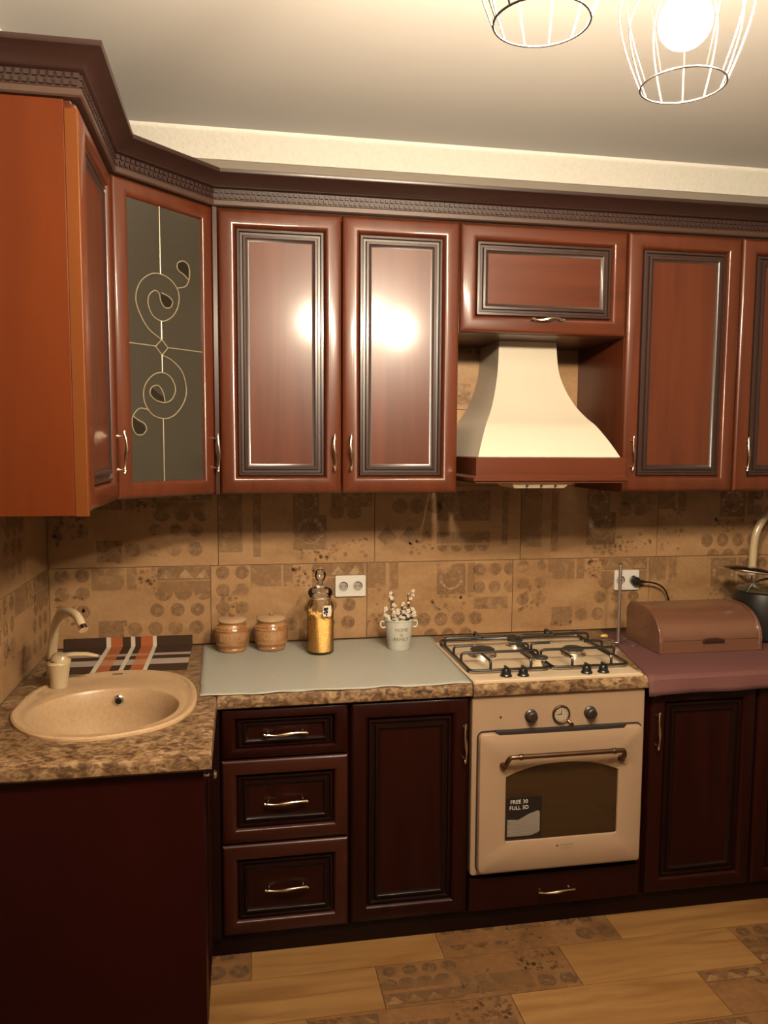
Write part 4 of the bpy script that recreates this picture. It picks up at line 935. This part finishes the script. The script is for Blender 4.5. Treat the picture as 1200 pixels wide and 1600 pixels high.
for i in range(420):
    a = rp.uniform(0, 2*PI); z = rp.uniform(0.010, 0.104); r_ = 0.0450
    if rp.random() < 0.2: r_ = 0.044*math.sqrt(rp.random()); z = 0.105
    cc = Vector((r_*math.cos(a), r_*math.sin(a), z)); t = Vector((-math.sin(a), math.cos(a), 0))*rp.uniform(-1, 1)+Vector((0, 0, rp.uniform(-0.8, 0.8))); t.normalize()
    tube(bm, [cc-t*0.007, cc+t*0.007], 0.0024, 5)
o = obj('pasta', bm, PASTA, c, False); o['kind'] = 'stuff'
bm = bmesh.new(); box(bm, 0.004, 0.034, -0.0560, -0.0550, 0.112, 0.142); tg = obj('tag', bm, WHITE, c, False)
bm = bmesh.new()
for u, v, s_ in ((0.012, 0.132, 0.006), (0.018, 0.125, 0.005), (0.010, 0.122, 0.004), (0.020, 0.134, 0.004), (0.017, 0.117, 0.0035)): lathe(bm, [(s_, -0.0565), (s_, -0.0561)], (u, 0, v), 7, axis='y')
obj('tag_print', bm, BLACK, tg, False)
# flower pot
c.scale = (0.97, 0.97, 1.28)
# flower pot
c = empty('flower_pot', (1.242, -0.118, ZCL), 'white tin bucket pot of small white artificial flowers beside the hob', 'potted plant')
bm = bmesh.new(); lathe(bm, [(0.040, 0.0), (0.041, 0.002), (0.054, 0.108), (0.057, 0.110), (0.057, 0.114), (0.053, 0.114), (0.050, 0.090), (0.002, 0.090)], (0, 0, 0), 36); pot = obj('pot', bm, POTM, c)
for s in (-1, 1):
    bm = bmesh.new(); tube(bm, catmull([(s*0.052, 0, 0.100), (s*0.066, 0, 0.104), (s*0.070, 0, 0.092), (s*0.064, 0, 0.080), (s*0.050, 0, 0.082)], 4), 0.0028, 8); obj('pot_handle', bm, POTM, pot)
PT = mat('olive_lettering', (0.20, 0.19, 0.10), 0.6)
for word, z in (('HOME', 0.079), ('is', 0.061), ('FAMILY', 0.043)): text_mesh('lettering', word, 0.018, PT, pot, 0.0005, bend=(lambda zz: 0.0408+0.1215*zz+0.0008, -PI/2, z))
bm = bmesh.new(); lathe(bm, [(0.050, 0.091), (0.046, 0.098), (0.02, 0.102), (0.001, 0.103)], (0, 0, 0), 20, False); obj('moss', bm, LEAFM, c)
bs, bl, bf, bp_ = bmesh.new(), bmesh.new(), bmesh.new(), bmesh.new(); rp = random.Random(12)
sprigs = [(-0.018, 0.0, -0.030, 0.205), (0.012, -0.01, 0.008, 0.165), (0.022, 0.0, 0.048, 0.210), (-0.03, -0.015, -0.050, 0.150), (0.03, -0.02, 0.040, 0.150), (0.0, -0.03, -0.005, 0.145), (0.026, 0.012, 0.036, 0.195), (-0.012, 0.015, -0.022, 0.180), (-0.006, -0.024, -0.030, 0.150), (0.010, -0.028, 0.020, 0.150)]
for k, (x, y, dx, h) in enumerate(sprigs):
    P = catmull([(x*0.6, y*0.6, 0.095), (x+dx*0.3, y, 0.095+(h-0.095)*0.5), (dx, y*1.2, h)], 6); tube(bs, P, 0.0012, 5)
    for i, p in enumerate(P[3:]):
        for _ in range(3):
            a = rp.uniform(0, 2*PI); d_ = Vector((math.cos(a), math.sin(a), rp.uniform(-0.2, 0.8))).normalized()
            tgt = bl if k not in (2, 6) else bp_
            w_ = d_.cross(Vector((0, 0, 1))).normalized()*0.0035; q = p+d_*0.014
            v_ = [tgt.verts.new(z) for z in (p, p+d_*0.006+w_, q, p+d_*0.006-w_)]; tgt.faces.new(v_)
        if rp.random() < (0.85 if k not in (6, 7) else 0.35):
            q = p+Vector((rp.uniform(-0.011, 0.011), -rp.uniform(0.002, 0.012), rp.uniform(-0.005, 0.008))); r_ = rp.uniform(0.0045, 0.0075)
            for m_ in range(5):
                a = 2*PI*m_/5; pc = q+Vector((math.cos(a)*r_*0.62, -0.001, math.sin(a)*r_*0.62))
                lathe(bf, [(0.0001, -r_*0.3), (r_*0.5, 0), (0.0001, r_*0.3)], tuple(pc), 6, False, False, axis='y')
for nm, b_, m_ in (('stems', bs, LEAFM), ('leaves', bl, LEAFM), ('pale_leaves', bp_, LEAFP), ('blossoms', bf, BLOSS)):
    o = obj(nm, b_, m_, c, False, normals=nm == 'blossoms'); o['kind'] = 'stuff'
# sockets
def socket(x0, x1, z0, z1, label):
    c = empty('wall_socket', ((x0+x1)/2, YW-0.0006, (z0+z1)/2), label, 'socket')
    w_, h_ = (x1-x0)/2, (z1-z0)/2
    bm = bmesh.new(); prism(bm, rrect(-w_, w_, -h_, h_, 0.006), -0.010, 0.0, 'y'); obj('plate', bm, WHITE, c, True, bevel=0.002)
    for s in (-1, 1):
        bm = bmesh.new(); lathe(bm, [(0.0225, -0.0101), (0.0225, -0.012), (0.0195, -0.012), (0.019, -0.0104)], (s*0.0285, 0, 0), 28, cap0=False, cap1=False, axis='y')
        sk = obj('socket_ring', bm, WHITE, c)
        bm = bmesh.new(); lathe(bm, [(0.0185, -0.0102), (0.0185, -0.0106)], (s*0.0285, 0, 0), 24, axis='y'); obj('socket_well', bm, mat('socket_well_shade', (0.42, 0.37, 0.30), 0.5), sk)  # flat disc, toned darker to paint the shade of a recess
        bm = bmesh.new()
        for u in (-0.0085, 0.0085): lathe(bm, [(0.0028, -0.0107), (0.0028, -0.0110)], (s*0.0285+u, 0, 0), 10, axis='y')
        tube(bm, [(s*0.0285+0.0165*math.cos(a), -0.0109, 0.0165*math.sin(a)) for a in [PI*(-0.05+0.7*i/9) for i in range(10)]], 0.0017, 6)  # black arc paints the shade along one side of the well
        obj('holes_and_shade_arc', bm, BLACK, sk)
    return c
socket(1.024, 1.144, 1.013, 1.096, 'white double wall socket with nothing plugged in, above the pasta jar')
socket(2.190, 2.300, 1.008, 1.092, 'white double wall socket with a black plug in it')
c = empty('power_cord', (2.278, YW-0.014, 1.047), 'black plug with its cord arching down behind the bread box', 'power cord')
bm = bmesh.new(); lathe(bm, [(0.0185, 0), (0.019, -0.012), (0.016, -0.024), (0.010, -0.030), (0.001, -0.031)], (0, 0, 0), 20, axis='y'); tube(bm, [(0.005, -0.020, 0.0), (0.024, -0.024, 0.0), (0.038, -0.025, -0.002)], [0.009, 0.0065, 0.004], 10); obj('plug', bm, BLACK, c)
bm = bmesh.new(); tube(bm, catmull([(0.034, -0.025, -0.001), (0.07, -0.026, -0.006), (0.105, -0.026, -0.020), (0.128, -0.026, -0.045), (0.142, -0.026, -0.080), (0.155, -0.026, -0.14), (0.17, -0.03, -0.19)], 5), 0.0036, 8); obj('cord', bm, BLACK, c)
# kitchen roll holder
ZP = ZT+0.0045
c = empty('paper_towel_holder', (2.095, -0.175, ZP), 'thin upright metal paper towel rod on a looped wire base, empty', 'paper towel holder')
bm = bmesh.new(); lathe(bm, [(0.0065, 0), (0.0065, 0.295), (0.009, 0.297), (0.009, 0.306), (0.003, 0.312)], (0, 0, 0), 14); obj('rod', bm, mat('brushed_steel', (0.62, 0.56, 0.54), 0.3, 1.0), c)
bm = bmesh.new()
for k in range(4):
    a = PI/4+k*PI/2; d_ = Vector((math.cos(a), math.sin(a), 0)); w_ = Vector((-d_.y, d_.x, 0))
    tube(bm, catmull([d_*0.008, d_*0.035+w_*0.014, d_*0.065+w_*0.012, d_*0.074, d_*0.065-w_*0.012, d_*0.035-w_*0.014, d_*0.008], 4) , 0.0022, 6)
bmesh.ops.translate(bm, verts=bm.verts, vec=(0, 0, 0.0026)); obj('wire_base', bm, CHROME, c)
bm = bmesh.new(); lathe(bm, [(0.014, 0.0), (0.017, 0.004), (0.012, 0.010), (0.001, 0.012)], (0, 0, 0), 9)
bmesh.ops.scale(bm, vec=(1.0, 0.7, 1.0), verts=bm.verts)
tag(obj('yellow_bit', bm, mat('yellow_scrap', (0.75, 0.50, 0.10), 0.5), None, True, loc=(2.085, -0.075, ZP)), 'small yellow bit lying on the plum cloth behind the hob', 'food scrap')  # unidentified yellow scrap, only a low rounded lump
# bread box
BX0, BX1, BY0, BY1, BH = 2.165, 2.580, -0.360, -0.100, 0.156
c = empty('bread_box', (BX0, BY0, ZP), 'reddish wooden roll-top bread box standing on the plum cloth', 'bread box')
bw, bd = BX1-BX0, BY1-BY0
def bbprof(k=0.0):
    P = [(0.0+k, 0.0), (0.0+k, 0.045)]
    for i in range(11):
        a = PI/2*i/10; P.append((0.150-(0.150-k)*math.cos(a)*1.0, 0.045+(BH-0.045-k)*math.sin(a)))
    P += [(bd-0.03, BH-k), (bd, BH-0.03), (bd, 0.0)]
    return P
for nm, x0, x1 in (('side_panel', 0.0, 0.014), ('side_panel', bw-0.014, bw)):
    bm = bmesh.new(); prism(bm, bbprof(), x0, x1, 'x'); obj(nm, bm, BREADW, c, True, bevel=0.0015)
bm = bmesh.new(); prism(bm, [(0.005, 0.0), (0.005, 0.044), (0.018, 0.044), (0.018, 0.012), (bd-0.004, 0.012), (bd-0.004, 0.0)], 0.0142, bw-0.0142, 'x'); obj('base', bm, BREADW, c, False)
bm = bmesh.new(); P = bbprof(0.006)[1:-1]; Q = [(a+(0.010 if a < 0.1 else 0.002), b-(0.009 if b > 0.06 else 0.0)) for a, b in P]
P = [(a, b+(0.0025 if i == 0 else 0)) for i, (a, b) in enumerate(P)]
prism(bm, P+Q[::-1], 0.0142, bw-0.0142, 'x'); rl = obj('roll_lid', bm, BREADW, c, True)
bm = bmesh.new(); prism(bm, [(0.17, 0.040), (0.26, 0.040), (0.25, 0.048), (0.235, 0.052), (0.195, 0.052), (0.18, 0.048)], -0.007, 0.005, 'y'); obj('lid_grip', bm, PATINA, rl, False)
for x in (0.0, bw):
    bm = bmesh.new(); lathe(bm, [(0.0045, -0.001), (0.0045, 0.001)], (x, 0.105, 0.080), 12, axis='x'); obj('pivot_pin', bm, STRIPM, c)
# black pot with glass lid at the right edge
c = empty('black_pot', (2.715, -0.17, ZP), 'black glossy pot half out of the picture right of the bread box', 'pot')
bm = bmesh.new(); lathe(bm, [(0.105, 0.0), (0.118, 0.010), (0.124, 0.05), (0.120, 0.14), (0.110, 0.185), (0.104, 0.190)], (0, 0, 0), 48); obj('pot_body', bm, BLACK, c)
bm = bmesh.new(); tube(bm, catmull([(-0.098, -0.03, 0.188), (-0.075, -0.035, 0.222), (-0.03, -0.04, 0.240), (0.03, -0.04, 0.238), (0.09, -0.03, 0.20)], 6), 0.0045, 8); obj('bail_handle', bm, BLACK, c)
bm = bmesh.new(); lathe(bm, [(0.106, 0.191), (0.100, 0.198), (0.07, 0.208), (0.02, 0.213), (0.001, 0.213)], (0, 0, 0), 40, False); obj('lid', bm, mat('dark_olive_glass', (0.07, 0.055, 0.03), 0.12, coat=0.5), c)
# glass lid standing behind
c = empty('glass_lid', (2.66, -0.155, ZP+0.262), 'clear glass lid with a shiny metal rim tilted above the black pot', 'pot lid')
bm = bmesh.new(); tube(bm, [(0.110*math.cos(2*PI*i/48), 0.110*math.sin(2*PI*i/48), 0) for i in range(48)], 0.0032, 8, True); obj('rim', bm, CHROME, c)
bm = bmesh.new(); lathe(bm, [(0.109, 0.0), (0.095, 0.010), (0.05, 0.020), (0.001, 0.023)], (0, 0, 0), 40, False, False); obj('glass', bm, TG, c)
c.rotation_euler = (math.radians(-4), math.radians(9), 0); c.location.x = 2.655
# white hose / pipe against the wall
bm = bmesh.new(); P = catmull([(2.762, -0.02, 1.075), (2.765, -0.02, 1.13), (2.768, -0.02, 1.20), (2.778, -0.02, 1.255), (2.808, -0.02, 1.31), (2.85, -0.02, 1.37), (2.87, -0.02, 1.438)], 6)
c = empty('gas_pipe', (0, 0, 0), 'cream curved pipe on the tiles at the right edge of the picture', 'pipe')
tube(bm, P, 0.0155, 14); obj('tube', bm, FAUCM, c)
bm = bmesh.new(); tube(bm, [(2.762, -0.02, 1.060), (2.762, -0.02, 1.076)], 0.0165, 14); tube(bm, [(2.762, -0.02, 1.066), (2.762, YW-0.001, 1.066)], 0.007, 10); obj('end_fitting', bm, CHROME, c)

# ------------------------------------------------------------------ ceiling lamp with three wire shades
c = empty('chandelier', (1.35, -1.90, ZC), 'ceiling lamp with glowing bulbs in dark wire basket shades', 'ceiling lamp')
SHM = mat('dark_wire_shade', (0.035, 0.028, 0.024), 0.45, 0.0)
bm = bmesh.new(); lathe(bm, [(0.075, -0.001), (0.075, -0.018), (0.06, -0.026), (0.012, -0.028)], (0, 0, 0), 32); obj('ceiling_rose', bm, SHM, c)
BULB = bpy.data.materials.new('lit_frosted_bulb'); BULB.use_nodes = True; nt = BULB.node_tree; nt.nodes.remove(nt.nodes['Principled BSDF'])
em = nt.nodes.new('ShaderNodeEmission'); em.inputs[0].default_value = (*BULB_COLOUR, 1); em.inputs[1].default_value = BULB_POWER; nt.links.new(em.outputs[0], nt.nodes['Material Output'].inputs[0])
for (x, y) in ((1.0586, -1.940), (1.3386, -1.8087), (1.560, -2.150)):
    rx, ry = x-1.35, y+1.90
    zr = 2.150-ZC
    bm = bmesh.new(); tube(bm, catmull([(0, 0, -0.024), (rx*0.4, ry*0.4, -0.045), (rx*0.9, ry*0.9, -0.075), (rx, ry, -0.12), (rx, ry, zr+0.25)], 5), 0.005, 8); obj('arm', bm, SHM, c)
    bm = bmesh.new(); r_ = 0.0016
    for rr, zz in ((0.076, 0.0), (0.034, 0.255)): tube(bm, [(rr*math.cos(2*PI*i/40), rr*math.sin(2*PI*i/40), zz) for i in range(40)], 0.0019, 6, True)
    for k in range(12):
        a = 2*PI*k/12; ca, sa = math.cos(a), math.sin(a)
        tube(bm, catmull([(rr*ca, rr*sa, zz) for rr, zz in ((0.076, 0.0), (0.099, 0.060), (0.116, 0.125), (0.112, 0.170), (0.070, 0.225), (0.034, 0.255))], 4), r_, 5)
    sh = obj('wire_shade', bm, SHM, c); sh.location = (rx, ry, zr); sh.scale = (0.83, 0.83, 0.83)
    bm = bmesh.new(); lathe(bm, [(0.024, 0.200), (0.024, 0.262), (0.010, 0.285), (0.004, 0.30)], (0, 0, 0), 20); obj('socket', bm, SHM, sh)
    bm = bmesh.new(); n = 14; lathe(bm, [(0.001, 0.065)]+[(0.048*math.sin(PI*i/n*0.88), 0.113-0.048*math.cos(PI*i/n*0.88)) for i in range(1, n)]+[(0.015, 0.172), (0.014, 0.199)], (0, 0, 0), 28); obj('bulb', bm, BULB, sh)
